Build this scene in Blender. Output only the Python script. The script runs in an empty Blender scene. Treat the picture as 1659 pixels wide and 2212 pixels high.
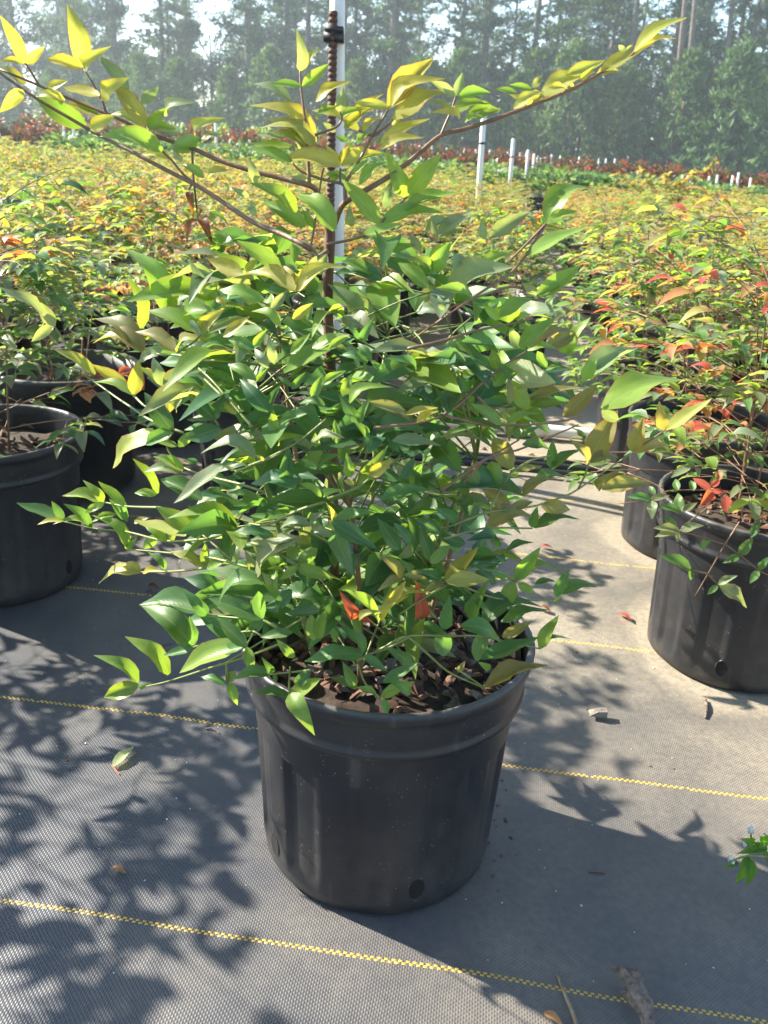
import bpy, math, random
import numpy as np
from mathutils import Matrix, Vector

# ------------------------------------------------------------------ camera, sky, sun, exposure
S = bpy.context.scene
COL = S.collection
CAM_H, PITCH, ROLL, FPX = 0.70, 23.0, 3.0, 1877.0      # FPX: focal length in pixels of a 1659 x 2212 copy of the photo
CX, CY = 829.5, 1106.0
_p, _r = math.radians(PITCH), math.radians(ROLL)
_fw = np.array([0, math.cos(_p), -math.sin(_p)]); _rt = np.array([1.0, 0, 0]); _up = np.cross(_rt, _fw)
CR = _rt * math.cos(_r) + _up * math.sin(_r); CU = _up * math.cos(_r) - _rt * math.sin(_r)
CP = np.array([0, 0, CAM_H])
cam_d = bpy.data.cameras.new('camera'); cam = bpy.data.objects.new('camera', cam_d); COL.objects.link(cam)
cam_d.sensor_fit = 'VERTICAL'; cam_d.sensor_height = 4.89; cam_d.lens = 4.15
cam_d.clip_start = 0.02; cam_d.clip_end = 900
cam_d.dof.use_dof = True; cam_d.dof.focus_distance = 0.80; cam_d.dof.aperture_fstop = 2.2
cam.matrix_world = Matrix([[CR[0], CU[0], -_fw[0], CP[0]], [CR[1], CU[1], -_fw[1], CP[1]], [CR[2], CU[2], -_fw[2], CP[2]], [0, 0, 0, 1]])
S.camera = cam

SUN_EL, SUN_AZ = 34.0, 156.0            # azimuth of the direction TO the sun, counter-clockwise from +x
_e, _a = math.radians(SUN_EL), math.radians(SUN_AZ)
SUN = np.array([math.cos(_e) * math.cos(_a), math.cos(_e) * math.sin(_a), math.sin(_e)])
W = bpy.data.worlds.new('World'); S.world = W; W.use_nodes = True
nt = W.node_tree; bg = nt.nodes['Background']
sky = nt.nodes.new('ShaderNodeTexSky'); sky.sky_type = 'NISHITA'; sky.sun_disc = False
sky.sun_elevation = _e; sky.sun_rotation = math.radians(90.0 - SUN_AZ)
sky.air_density = 1.0; sky.dust_density = 0.5; sky.ozone_density = 2.0
nt.links.new(sky.outputs[0], bg.inputs[0]); bg.inputs[1].default_value = 0.10
sl = bpy.data.lights.new('sun', 'SUN'); sl.energy = 5.0; sl.angle = math.radians(0.7); sl.color = (1.0, 0.93, 0.80)
so = bpy.data.objects.new('sun', sl); COL.objects.link(so)
so.rotation_euler = Vector(SUN).to_track_quat('Z', 'Y').to_euler(); so.location = (-6, 4, 8)
S.view_settings.view_transform = 'Standard'; S.view_settings.look = 'None'
S.view_settings.exposure = 1.9; S.view_settings.gamma = 1.0; S.view_settings.use_curve_mapping = False
S.render.engine = 'CYCLES'
S.cycles.use_denoising = True
S.cycles.max_bounces = 8; S.cycles.diffuse_bounces = 4; S.cycles.glossy_bounces = 3
S.cycles.transmission_bounces = 5; S.cycles.volume_bounces = 1; S.cycles.caustics_reflective = False

RNG = random.Random(11)
NP = np.random.default_rng(5)

# ------------------------------------------------------------------ helpers
def ray(x, y):
    return CR * (x - CX) / FPX - CU * (y - CY) / FPX + _fw
def on_plane_y(x, y, Y):                 # where the sight line through a photo pixel meets the upright plane at distance Y
    d = ray(x, y); return CP + d * (Y / d[1])
def on_ground(x, y, z=0.0):
    d = ray(x, y); return CP + d * ((z - CAM_H) / d[2])
def norm(v):
    v = np.asarray(v, float); return v / max(1e-9, np.linalg.norm(v))
ROWA = math.radians(-7.0)
UX = np.array([math.cos(ROWA), math.sin(ROWA), 0]); VX = np.array([-math.sin(ROWA), math.cos(ROWA), 0])
def uv_pt(u, v, z=0.0):
    return UX * u + VX * v + np.array([0, 0, z])

def mesh_np(name, V, F, uv=None, col=None, smooth=True, mat=None):
    V = np.asarray(V, np.float32).reshape(-1, 3); F = np.asarray(F, np.int32).reshape(-1, 3)
    me = bpy.data.meshes.new(name)
    me.vertices.add(len(V)); me.vertices.foreach_set('co', V.ravel())
    me.loops.add(F.size); me.loops.foreach_set('vertex_index', F.ravel())
    me.polygons.add(len(F)); me.polygons.foreach_set('loop_start', np.arange(0, F.size, 3, dtype=np.int32))
    me.polygons.foreach_set('use_smooth', np.full(len(F), smooth, bool))
    if uv is not None:
        l = me.uv_layers.new(name='UVMap'); l.data.foreach_set('uv', np.asarray(uv, np.float32)[F.ravel()].ravel())
    if col is not None:
        a = me.color_attributes.new('Col', 'FLOAT_COLOR', 'POINT'); a.data.foreach_set('color', np.asarray(col, np.float32).ravel())
    me.update(calc_edges=True); me.validate()
    if mat: me.materials.append(mat)
    return me
def link(name, data, parent=None, loc=None):
    o = bpy.data.objects.new(name, data); COL.objects.link(o)
    if parent: o.parent = parent
    if loc is not None: o.location = loc
    return o
def tag(o, label=None, cat=None, group=None, kind=None):
    if label: o['label'] = label
    if cat: o['category'] = cat
    if group: o['group'] = group
    if kind: o['kind'] = kind
    return o
def empty(name, loc, label, cat, group=None, rz=0.0):
    o = link(name, None, None, loc); o.rotation_euler = (0, 0, rz); o.empty_display_size = 0.05
    return tag(o, label, cat, group)
class Buf:                                # collects shapes into ONE mesh
    def __init__(s): s.V, s.F, s.U, s.C, s.n = [], [], [], [], 0
    def add(s, V, F, uv=None, col=None):
        V = np.asarray(V, float); s.V.append(V); s.F.append(np.asarray(F, int) + s.n); s.n += len(V)
        s.U.append(np.zeros((len(V), 2)) if uv is None else uv)
        c = np.ones((len(V), 4)); 
        if col is not None: c[:, :len(col)] = col
        s.C.append(c)
    def mesh(s, name, mat, smooth=True):
        return mesh_np(name, np.concatenate(s.V), np.concatenate(s.F), np.concatenate(s.U), np.concatenate(s.C), smooth, mat)
def tube(pts, radii, n=6, cap=True):
    pts = np.asarray(pts, float); m = len(pts); radii = np.broadcast_to(np.asarray(radii, float), (m,)) if np.ndim(radii) < 2 else radii
    T = np.gradient(pts, axis=0); V = []
    ref = np.array([0.31, 0.53, 0.79])
    for i in range(m):
        t = norm(T[i]); a = np.cross(t, ref); a = norm(a); b = np.cross(t, a)
        an = np.arange(n) * 2 * math.pi / n
        V.append(pts[i] + radii[i] * (np.outer(np.cos(an), a) + np.outer(np.sin(an), b)))
    V = np.concatenate(V); F = []
    for i in range(m - 1):
        for j in range(n):
            a, b = i * n + j, i * n + (j + 1) % n; c, d = a + n, b + n
            F += [(a, b, d), (a, d, c)]
    if cap:
        for j in range(1, n - 1):
            F.append((0, j + 1, j)); e = (m - 1) * n; F.append((e, e + j, e + j + 1))
    return V, np.array(F)
def bez(p0, p1, p2, n=7):
    t = np.linspace(0, 1, n)[:, None]; p0, p1, p2 = map(np.asarray, (p0, p1, p2))
    return (1 - t) ** 2 * p0 + 2 * t * (1 - t) * p1 + t * t * p2
def smooth_path(P, n):
    P = np.asarray(P, float); k = len(P)
    if k == 2: return P[0] + np.linspace(0, 1, n)[:, None] * (P[1] - P[0])
    out = []; Q = np.vstack([2 * P[0] - P[1], P, 2 * P[-1] - P[-2]])
    for s in np.linspace(0, k - 1 - 1e-6, n):
        i = int(s); t = s - i; a, b, c, d = Q[i], Q[i + 1], Q[i + 2], Q[i + 3]
        out.append(0.5 * (2 * b + (c - a) * t + (2 * a - 5 * b + 4 * c - d) * t * t + (3 * b - a - 3 * c + d) * t ** 3))
    return np.array(out)
def lathe(profile, n, rfun=None, close=False):
    V, F = [], []; m = len(profile)
    for i, (r, z) in enumerate(profile):
        for j in range(n):
            a = 2 * math.pi * j / n; rr = r if rfun is None else rfun(i, r, z, a)
            V.append((rr * math.cos(a), rr * math.sin(a), z))
    for i in range(m - 1):
        for j in range(n):
            a, b = i * n + j, i * n + (j + 1) % n; c, d = a + n, b + n
            F += [(a, b, d), (a, d, c)]
    return np.array(V), np.array(F)
def box(cx, cy, cz, sx, sy, sz):
    V = np.array([(x, y, z) for z in (-.5, .5) for y in (-.5, .5) for x in (-.5, .5)]) * (sx, sy, sz) + (cx, cy, cz)
    return V, np.array([(0, 2, 1), (1, 2, 3), (4, 5, 6), (5, 7, 6), (0, 1, 4), (1, 5, 4), (2, 6, 3), (3, 6, 7), (0, 4, 2), (2, 4, 6), (1, 3, 5), (3, 7, 5)])
def rock(rng, sx, sy, sz):               # an uneven chip
    V, F = box(0, 0, 0, 1, 1, 1); extra = []
    V = V * (1 + 0.9 * (rng.random((8, 3)) - .5)); V[4:, :2] *= rng.uniform(.5, .85); V[4:, :2] += rng.uniform(-.18, .18, 2)
    return V * (sx, sy, sz), F

# ------------------------------------------------------------------ materials
def new_mat(name):
    m = bpy.data.materials.new(name); m.use_nodes = True
    n = m.node_tree; b = n.nodes['Principled BSDF']; return m, n, b
def N(n, typ, **kw):
    o = n.nodes.new('ShaderNode' + typ)
    for k, v in kw.items():
        if k.startswith('i_'):
            key = k[2:]; o.inputs[int(key) if key.isdigit() else key.replace('_', ' ')].default_value = v
        else: setattr(o, k, v)
    return o
def math_node(n, op, a, b=None, clamp=False):
    o = n.nodes.new('ShaderNodeMath'); o.operation = op; o.use_clamp = clamp
    for i, v in enumerate((a, b)):
        if v is None: continue
        if isinstance(v, (int, float)): o.inputs[i].default_value = v
        else: n.links.new(v, o.inputs[i])
    return o.outputs[0]
def mixc(n, f, a, b, blend='MIX'):
    o = n.nodes.new('ShaderNodeMix'); o.data_type = 'RGBA'; o.blend_type = blend
    for s, v in ((o.inputs[0], f), (o.inputs[6], a), (o.inputs[7], b)):
        if isinstance(v, (int, float)): s.default_value = v
        elif isinstance(v, tuple): s.default_value = v if len(v) == 4 else v + (1,)
        else: n.links.new(v, s)
    return o.outputs[2]
def ramp(n, fac, stops):
    o = n.nodes.new('ShaderNodeValToRGB'); e = o.color_ramp.elements
    while len(e) < len(stops): e.new(0.5)
    for k, (p, c) in zip(e, stops):
        k.position = p; k.color = c if len(c) == 4 else tuple(c) + (1,)
    n.links.new(fac, o.inputs[0]); return o.outputs[0]

def leaf_material(name, source, transl=0.42, rough=0.42, detail=True):
    m, n, b = new_mat(name); L = n.links.new
    if source == 'object':
        oi = N(n, 'ObjectInfo'); base, red = oi.outputs['Color'], oi.outputs['Alpha']; rnd = oi.outputs['Random']
    else:
        at = N(n, 'VertexColor', layer_name='Col'); base, red = at.outputs['Color'], at.outputs['Alpha']; rnd = None
    tc = N(n, 'TexCoord')
    uvn = N(n, 'UVMap'); sep = N(n, 'SeparateXYZ'); L(uvn.outputs[0], sep.inputs[0])
    ux = math_node(n, 'ABSOLUTE', math_node(n, 'SUBTRACT', sep.outputs[0], 0.5))        # 0 on the midrib, 0.5 on the margin
    noi = N(n, 'TexNoise', i_Scale=38.0 if source != 'object' else 3.0, i_Detail=3.0); L(tc.outputs['Object'], noi.inputs['Vector'])
    v = math_node(n, 'ADD', math_node(n, 'MULTIPLY', noi.outputs[0], 0.7), 0.65)
    c = mixc(n, 1.0, base, v, 'MULTIPLY')
    if detail:
        rib = ramp(n, ux, [(0.0, (1, 1, 1)), (0.045, (0, 0, 0))])
        c = mixc(n, math_node(n, 'MULTIPLY', rib, 0.45), c, mixc(n, 0.5, base, (0.5, 0.55, 0.25)))
        edge = ramp(n, ux, [(0.40, (0, 0, 0)), (0.5, (1, 1, 1))])
        c = mixc(n, math_node(n, 'MULTIPLY', edge, math_node(n, 'SUBTRACT', 1.0, red)), c, (0.42, 0.12, 0.06))
        spot = N(n, 'TexNoise', i_Scale=9.0, i_Detail=2.0); L(tc.outputs['Object'], spot.inputs['Vector'])
        c = mixc(n, math_node(n, 'MULTIPLY', ramp(n, spot.outputs[0], [(0.70, (0, 0, 0)), (0.76, (1, 1, 1))]), 0.5), c, (0.2, 0.06, 0.03))
        # veins: raised net on the blade
        wv = N(n, 'TexWave', i_Scale=5.5, i_Distortion=1.5, i_Detail=1.0); mp = N(n, 'Mapping'); mp.inputs['Rotation'].default_value = (0, 0, 0.9)
        L(uvn.outputs[0], mp.inputs['Vector']); L(mp.outputs[0], wv.inputs['Vector'])
        bm = N(n, 'Bump', i_Strength=0.06, i_Distance=0.003); L(wv.outputs[1], bm.inputs['Height'])
    geo = N(n, 'NewGeometry')
    under = mixc(n, 0.45, c, (0.24, 0.30, 0.17))                                          # pale, matt underside of the leaf
    cc = mixc(n, geo.outputs['Backfacing'], c, under)
    L(cc, b.inputs['Base Color']); b.inputs['Roughness'].default_value = rough
    b.inputs['Specular IOR Level'].default_value = 0.45
    if detail: L(bm.outputs[0], b.inputs['Normal'])
    tr = N(n, 'BsdfTranslucent'); L(mixc(n, 1.0, c, (1.55, 1.45, 0.5, 1), 'MULTIPLY'), tr.inputs[0])
    mx = N(n, 'MixShader', i_0=transl); L(b.outputs[0], mx.inputs[1]); L(tr.outputs[0], mx.inputs[2])
    L(mx.outputs[0], n.nodes['Material Output'].inputs[0])
    return m
M_LEAF = leaf_material('leaf_single', 'object', .55)
M_LEAFC = leaf_material('leaf_mass', 'attr', .55)
M_FIELD = leaf_material('leaf_field', 'attr', 0.45, 0.45, detail=False)
M_TREE = leaf_material('leaf_tree', 'attr', 0.30, 0.6, detail=False)

def bark_material(name, c0, c1, scale=60, rough=0.75):
    m, n, b = new_mat(name); tc = N(n, 'TexCoord')
    a = N(n, 'TexNoise', i_Scale=scale, i_Detail=5.0, i_Roughness=0.65); n.links.new(tc.outputs['Object'], a.inputs['Vector'])
    n.links.new(ramp(n, a.outputs[0], [(0.3, c0), (0.7, c1)]), b.inputs['Base Color'])
    bm = N(n, 'Bump', i_Strength=0.4, i_Distance=0.003); n.links.new(a.outputs[0], bm.inputs['Height']); n.links.new(bm.outputs[0], b.inputs['Normal'])
    b.inputs['Roughness'].default_value = rough; return m
M_STEM = bark_material('stem_bark', (0.085, 0.035, 0.025), (0.20, 0.10, 0.065), 90)
M_TWIG = bark_material('twig_red_brown', (0.13, 0.06, 0.035), (0.24, 0.14, 0.07), 70, 0.5)
M_GTWIG = bark_material('twig_green', (0.10, 0.15, 0.03), (0.22, 0.24, 0.07), 60, 0.5)
M_REDN = bark_material('node_red', (0.40, 0.05, 0.04), (0.55, 0.14, 0.08), 200, 0.5)
M_CHIP = bark_material('bark_chip', (0.035, 0.018, 0.012), (0.24, 0.12, 0.075), 55, 0.85)
M_CHIPG = bark_material('bark_chip_grey', (0.05, 0.045, 0.04), (0.26, 0.22, 0.18), 70, 0.9)
M_SOIL = bark_material('potting_soil', (0.012, 0.008, 0.006), (0.06, 0.035, 0.022), 120, 0.95)
M_DEAD = bark_material('dead_wood', (0.035, 0.024, 0.018), (0.26, 0.20, 0.155), 140, 0.9)
M_STRAW = bark_material('dry_straw', (0.20, 0.12, 0.06), (0.42, 0.30, 0.17), 80, 0.8)
M_TRUNK = bark_material('pine_trunk_bark', (0.07, 0.055, 0.045), (0.20, 0.16, 0.13), 6, 0.9)
M_SAND = bark_material('sand_grit', (0.20, 0.14, 0.08), (0.40, 0.30, 0.19), 200, 0.95)
M_RUST = bark_material('rusty_steel', (0.045, 0.022, 0.014), (0.14, 0.065, 0.04), 220, 0.75)

def plastic_material():
    m, n, b = new_mat('black_pot_plastic'); L = n.links.new; tc = N(n, 'TexCoord')
    dust = N(n, 'TexNoise', i_Scale=9.0, i_Detail=6.0, i_Roughness=0.7); L(tc.outputs['Object'], dust.inputs['Vector'])
    spk = N(n, 'TexVoronoi', i_Scale=170.0); L(tc.outputs['Object'], spk.inputs['Vector'])
    sep = N(n, 'SeparateXYZ'); L(tc.outputs['Object'], sep.inputs[0])
    low = ramp(n, math_node(n, 'MULTIPLY', sep.outputs[2], 4.0), [(0.0, (1, 1, 1)), (0.45, (0.15, 0.15, 0.15))])   # splashed soil low on the wall
    d = math_node(n, 'MULTIPLY', ramp(n, dust.outputs[0], [(0.42, (0, 0, 0)), (0.75, (1, 1, 1))]), 0.55)
    d = math_node(n, 'MULTIPLY', d, math_node(n, 'ADD', math_node(n, 'MULTIPLY', low, 1.0), 0.25), True)
    c = mixc(n, d, (0.010, 0.011, 0.015), (0.115, 0.100, 0.082))
    geo = N(n, 'NewGeometry'); sn = N(n, 'SeparateXYZ'); L(geo.outputs['Normal'], sn.inputs[0])                    # worn, dusty ledges of the rim
    wear = math_node(n, 'MULTIPLY', ramp(n, sn.outputs[2], [(0.35, (0, 0, 0)), (0.8, (1, 1, 1))]), math_node(n, 'ADD', dust.outputs[0], -.12, True))
    c = mixc(n, math_node(n, 'MULTIPLY', wear, .8, True), c, (0.20, 0.185, 0.165))
    scr = N(n, 'TexNoise', i_Scale=7.0, i_Detail=5.0); mps = N(n, 'Mapping'); mps.inputs['Scale'].default_value = (9, 9, 1.2); L(tc.outputs['Object'], mps.inputs['Vector']); L(mps.outputs[0], scr.inputs['Vector'])
    c = mixc(n, math_node(n, 'MULTIPLY', ramp(n, scr.outputs[0], [(0.62, (0, 0, 0)), (0.74, (1, 1, 1))]), .30), c, (0.13, 0.12, 0.105))
    cl = N(n, 'TexNoise', i_Scale=22.0, i_Detail=2.0); L(tc.outputs['Object'], cl.inputs['Vector'])
    sp = math_node(n, 'MULTIPLY', math_node(n, 'LESS_THAN', spk.outputs['Distance'], 0.13), ramp(n, cl.outputs[0], [(0.5, (0, 0, 0)), (0.62, (1, 1, 1))]))
    c = mixc(n, math_node(n, 'MULTIPLY', sp, 0.6), c, (0.30, 0.26, 0.20))
    L(c, b.inputs['Base Color'])
    L(math_node(n, 'ADD', math_node(n, 'MULTIPLY', dust.outputs[0], 0.30), 0.30), b.inputs['Roughness'])
    b.inputs['Specular IOR Level'].default_value = 0.5
    fb = N(n, 'TexNoise', i_Scale=260.0, i_Detail=3.0); L(tc.outputs['Object'], fb.inputs['Vector'])
    bm = N(n, 'Bump', i_Strength=0.12, i_Distance=0.001); L(fb.outputs[0], bm.inputs['Height']); L(bm.outputs[0], b.inputs['Normal'])
    return m
M_POT = plastic_material()
def flat(name, c, rough=0.5, var=0.12, scale=30, spec=0.5):
    m, n, b = new_mat(name); tc = N(n, 'TexCoord'); a = N(n, 'TexNoise', i_Scale=scale, i_Detail=4.0); n.links.new(tc.outputs['Object'], a.inputs['Vector'])
    c = np.array(c); n.links.new(ramp(n, a.outputs[0], [(0.3, tuple(c * (1 - var))), (0.7, tuple(np.minimum(1, c * (1 + var))))]), b.inputs['Base Color'])
    b.inputs['Roughness'].default_value = rough; b.inputs['Specular IOR Level'].default_value = spec; return m
M_PVC = flat('white_pvc', (0.70, 0.68, 0.62), 0.35, 0.10, 14)
M_BLACK = flat('black_tube', (0.015, 0.015, 0.017), 0.4, 0.3)
M_YEL = flat('yellow_thread', (0.62, 0.40, 0.055), 0.45, 0.18, 60)
M_WHITE = flat('white_grit', (0.6, 0.58, 0.52), 0.8)
M_HOLE = flat('dark_hole', (0.006, 0.005, 0.004), 0.95, 0.4, 300)

def cloth_material():
    m, n, b = new_mat('woven_ground_cloth'); L = n.links.new; tc = N(n, 'TexCoord')
    mp = N(n, 'Mapping'); mp.inputs['Rotation'].default_value = (0, 0, -ROWA); L(tc.outputs['Object'], mp.inputs['Vector'])
    sep = N(n, 'SeparateXYZ'); L(mp.outputs[0], sep.inputs[0])
    wob = N(n, 'TexNoise', i_Scale=14.0, i_Detail=2.0); L(mp.outputs[0], wob.inputs['Vector'])
    w = math_node(n, 'MULTIPLY', math_node(n, 'SUBTRACT', wob.outputs[0], 0.5), 0.004)
    X = math_node(n, 'ADD', sep.outputs[0], w); Y = math_node(n, 'ADD', sep.outputs[1], w)
    # plain weave: over/under tapes, 2.4 mm along the rows, 2.0 mm across
    sx = math_node(n, 'SINE', math_node(n, 'MULTIPLY', X, 2 * math.pi / 0.0048)); sy = math_node(n, 'SINE', math_node(n, 'MULTIPLY', Y, 2 * math.pi / 0.0044))
    over = math_node(n, 'MULTIPLY', sx, sy)
    tape = math_node(n, 'ABSOLUTE', math_node(n, 'SINE', math_node(n, 'MULTIPLY', X, math.pi / 0.0024)))
    hgt = math_node(n, 'ADD', math_node(n, 'MULTIPLY', over, 0.5), math_node(n, 'MULTIPLY', tape, 0.6))
    big = N(n, 'TexNoise', i_Scale=2.3, i_Detail=7.0, i_Roughness=0.62); L(mp.outputs[0], big.inputs['Vector'])
    # dust and sand washed over the cloth, thicker along the beds to the right and behind
    g1 = math_node(n, 'MULTIPLY', math_node(n, 'SUBTRACT', sep.outputs[1], 0.75), 0.17)
    g2 = math_node(n, 'MULTIPLY', sep.outputs[0], 0.30)
    lev = math_node(n, 'ADD', math_node(n, 'ADD', big.outputs[0], g1), g2)
    dust = ramp(n, lev, [(0.34, (0.06, 0.06, 0.06)), (0.60, (0.42, 0.42, 0.42)), (0.85, (1, 1, 1))])
    for (px_, py_) in ((.548, 1.178), (.60, 1.585), (.628, 2.02), (-.235, 1.62)):        # sand washed against the feet of the pots
        dn = N(n, 'VectorMath', operation='DISTANCE'); L(tc.outputs['Object'], dn.inputs[0]); dn.inputs[1].default_value = (px_, py_, 0)
        dj = math_node(n, 'ADD', dn.outputs['Value'], math_node(n, 'MULTIPLY', math_node(n, 'SUBTRACT', big.outputs[0], .5), .22))
        dust = math_node(n, 'MAXIMUM', dust, ramp(n, dj, [(.135, (.95, .95, .95)), (.21, (0, 0, 0))]))
    fine = N(n, 'TexNoise', i_Scale=130.0, i_Detail=4.0); L(mp.outputs[0], fine.inputs['Vector'])
    dust = math_node(n, 'MULTIPLY', dust, math_node(n, 'ADD', fine.outputs[0], 0.42), True)
    dust = math_node(n, 'MULTIPLY', dust, math_node(n, 'ADD', math_node(n, 'MULTIPLY', over, -0.28), 0.85), True)
    base = mixc(n, math_node(n, 'ADD', math_node(n, 'MULTIPLY', over, 0.5), 0.5, True), (0.021, 0.025, 0.036), (0.050, 0.056, 0.070))
    c = mixc(n, dust, base, (0.37, 0.31, 0.22))
    L(c, b.inputs['Base Color'])
    L(math_node(n, 'ADD', math_node(n, 'MULTIPLY', dust, 0.35), 0.46), b.inputs['Roughness'])
    bm = N(n, 'Bump', i_Strength=0.45, i_Distance=0.0008); L(hgt, bm.inputs['Height']); L(bm.outputs[0], b.inputs['Normal'])
    return m
M_CLOTH = cloth_material()
def earth_material():
    m, n, b = new_mat('field_ground'); L = n.links.new; tc = N(n, 'TexCoord')
    a = N(n, 'TexNoise', i_Scale=0.35, i_Detail=8.0); L(tc.outputs['Object'], a.inputs['Vector'])
    L(ramp(n, a.outputs[0], [(0.35, (0.05, 0.075, 0.02)), (0.52, (0.10, 0.11, 0.04)), (0.7, (0.22, 0.17, 0.10))]), b.inputs['Base Color'])
    b.inputs['Roughness'].default_value = 0.95; return m
M_EARTH = earth_material()
M_GRASS = flat('mown_grass', (0.10, 0.21, 0.035), 0.9, 0.3, 3)

# ------------------------------------------------------------------ ground
def cloth_z(x, y):
    x = np.asarray(x, float); y = np.asarray(y, float)
    return (0.0016 * np.sin(9.1 * x + 3.3 * y) + 0.0013 * np.sin(-5.2 * x + 12.7 * y + 1.0) + 0.0010 * np.sin(21 * x + 7 * y + 2.2) * np.sin(3 * y)
            + 0.0022 * np.sin(2.6 * x - 4.1 * y)) - 0.006
ge = mesh_np('ground', [(-300, -60, -.03), (300, -60, -.03), (300, 500, -.03), (-300, 500, -.03)], [(0, 1, 2), (0, 2, 3)], mat=M_EARTH)
tag(link('ground', ge), 'bare sandy ground and grass stretching to the pine forest', 'ground', kind='structure')
gx = np.concatenate([np.linspace(-14, -1.6, 22), np.linspace(-1.5, 1.5, 121), np.linspace(1.6, 14, 22)])
gy = np.concatenate([np.linspace(-2, .2, 8), np.linspace(.25, 3.2, 119), np.linspace(3.4, 15, 24)])
XX, YY = np.meshgrid(gx, gy); ZZ = cloth_z(XX, YY)
nx, ny = len(gx), len(gy); I = np.arange(nx * ny).reshape(ny, nx)
q = np.stack([I[:-1, :-1], I[:-1, 1:], I[1:, 1:], I[1:, :-1]], -1).reshape(-1, 4)
cl = mesh_np('ground_cloth', np.stack([XX, YY, ZZ], -1).reshape(-1, 3), np.concatenate([q[:, [0, 1, 2]], q[:, [0, 2, 3]]]), mat=M_CLOTH)
cloth = tag(link('ground_cloth', cl), 'woven black ground cloth dusted with sand', 'ground cloth', kind='structure')
for k in range(9):                        # woven yellow marker threads, a foot apart
    v = 0.586 + 0.3075 * k; Bf = Buf(); half = 1.1 + 0.35 * k
    per = 0.0066
    for i in range(int(2 * half / per)):
        for rw in (0, 1):
            u = -half + i * per + rw * per * .5 + RNG.uniform(-.0004, .0004); vv = v + (rw - .5) * 0.0026 + 0.0012 * math.sin(u * 9) + 0.0007 * math.sin(u * 31 + k)
            if k > 0 and RNG.random() < 0.05 * k: continue
            c = uv_pt(u, vv); z = float(cloth_z(c[0], c[1])) + 0.0009
            a, bb = UX * .0021, VX * .0013
            V = [c + [0, 0, z - .0012] - a - bb, c + [0, 0, z - .0012] + a - bb, c + [0, 0, z - .0012] + a + bb, c + [0, 0, z - .0012] - a + bb, c + [0, 0, z]]
            V[4] = V[4] + np.array([0, 0, .0004])
            Bf.add(np.array(V), np.array([(0, 1, 4), (1, 2, 4), (2, 3, 4), (3, 0, 4)]))
    o = link('yellow_thread', Bf.mesh('yellow_thread', M_YEL), cloth); tag(o, kind='stuff')

# ------------------------------------------------------------------ leaves
def leaf_shape(nseg, across, bend, fold, wave=0.0, side=0.0, prof=(0.62, 1.05)):
    """Unit leaflet: base at origin, tip near +y, upper face +z, half width about 0.5."""
    V, U, F = [], [], []; p, qq = prof; pk = p / (p + qq); mx = pk ** p * (1 - pk) ** qq
    us = np.linspace(-1, 1, across)
    for i in range(nseg + 1):
        t = i / nseg; tt = 0.015 + 0.975 * t; w = 0.5 * (tt ** p * (1 - tt) ** qq) / mx
        z0 = 0.10 * math.sin(math.pi * t) * bend * 2 - bend * t ** 2.2; y = t * (1 - 0.35 * bend * bend * t)
        for u in us:
            zz = z0 + abs(u) * w * math.tan(fold) * 0.36 + wave * math.sin(9 * t + 2.5 * np.sign(u)) * abs(u) * w
            V.append((u * w + side * t * t * 1.0, y, zz)); U.append((0.5 + 0.5 * u, t))
    for i in range(nseg):
        for j in range(across - 1):
            a = i * across + j; b = a + 1; c = a + across; d = c + 1; F += [(a, b, d), (a, d, c)]
    V = np.array(V); tip = V[-(across // 2) - 1].copy(); ln = np.linalg.norm(tip)          # lay the chord base-tip along +y, length 1
    V[:, 0] -= tip[0] * V[:, 1] / tip[1] * .6; ca, sa = tip[1] / math.hypot(tip[1], tip[2]), tip[2] / math.hypot(tip[1], tip[2])
    y, z = V[:, 1] * ca + V[:, 2] * sa, -V[:, 1] * sa + V[:, 2] * ca; V[:, 1], V[:, 2] = y / y.max(), z
    return V, np.array(F), np.array(U)
VAR = [leaf_shape(6, 5, b, f, w, s) for b, f, w, s in ((.05, .35, .05, .0), (.16, .5, .06, .12), (.28, .4, .1, -.15), (.42, .55, .06, .1), (.10, .7, .12, -.08), (.6, .45, .08, .05), (.22, .25, .14, .2), (-.08, .45, .06, -.12))]
LEAFM = [mesh_np('leaf', V, F, U, mat=M_LEAF) for V, F, U in VAR]
VARN = [leaf_shape(4, 3, b, f, 0, s, (0.55, .9)) for b, f, s in ((.1, .4, .1), (.3, .5, -.1), (.2, .6, 0), (.45, .4, .1))]
LEAFN = [mesh_np('leaf', V, F, U, mat=M_LEAF) for V, F, U in VARN]
VARF = [leaf_shape(3, 3, b, f, 0, 0, (0.55, .9)) for b, f in ((.15, .4), (.4, .5))]

PAL = {'G': (.112, .228, .070), 'D': (.072, .168, .076), 'L': (.215, .345, .072), 'Y': (.40, .40, .100), 'O': (.265, .255, .100),
       'P': (.235, .30, .170), 'R': (.47, .105, .080), 'B': (.22, .075, .035), 'N': (.48, .38, .12), 'K': (.47, .24, .12)}
PAL.update(a=(.37, .33, .125), b=(.42, .27, .125), c=(.25, .29, .115))
EDGE = {'Y': .45, 'O': .55, 'P': .7, 'L': .75, 'N': .5, 'K': .6}
def tint(rng, c, amp=.16):
    k = 1 + rng.uniform(-amp, amp); h = rng.uniform(-.10, .10)
    p = PAL[c] if isinstance(c, str) else c
    return (p[0] * k * (1 + h), p[1] * k, p[2] * k * (1 - h), EDGE.get(c, 1.0) if isinstance(c, str) else 1.0)
def leaf_matrix(base, tip_dir, nrm, length, width):
    y = norm(tip_dir); z = np.asarray(nrm, float); z = norm(z - y * (z @ y)); x = np.cross(y, z)
    M = np.eye(4); M[:3, 0] = x * width; M[:3, 1] = y * length; M[:3, 2] = z * length; M[:3, 3] = base
    return M
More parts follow.
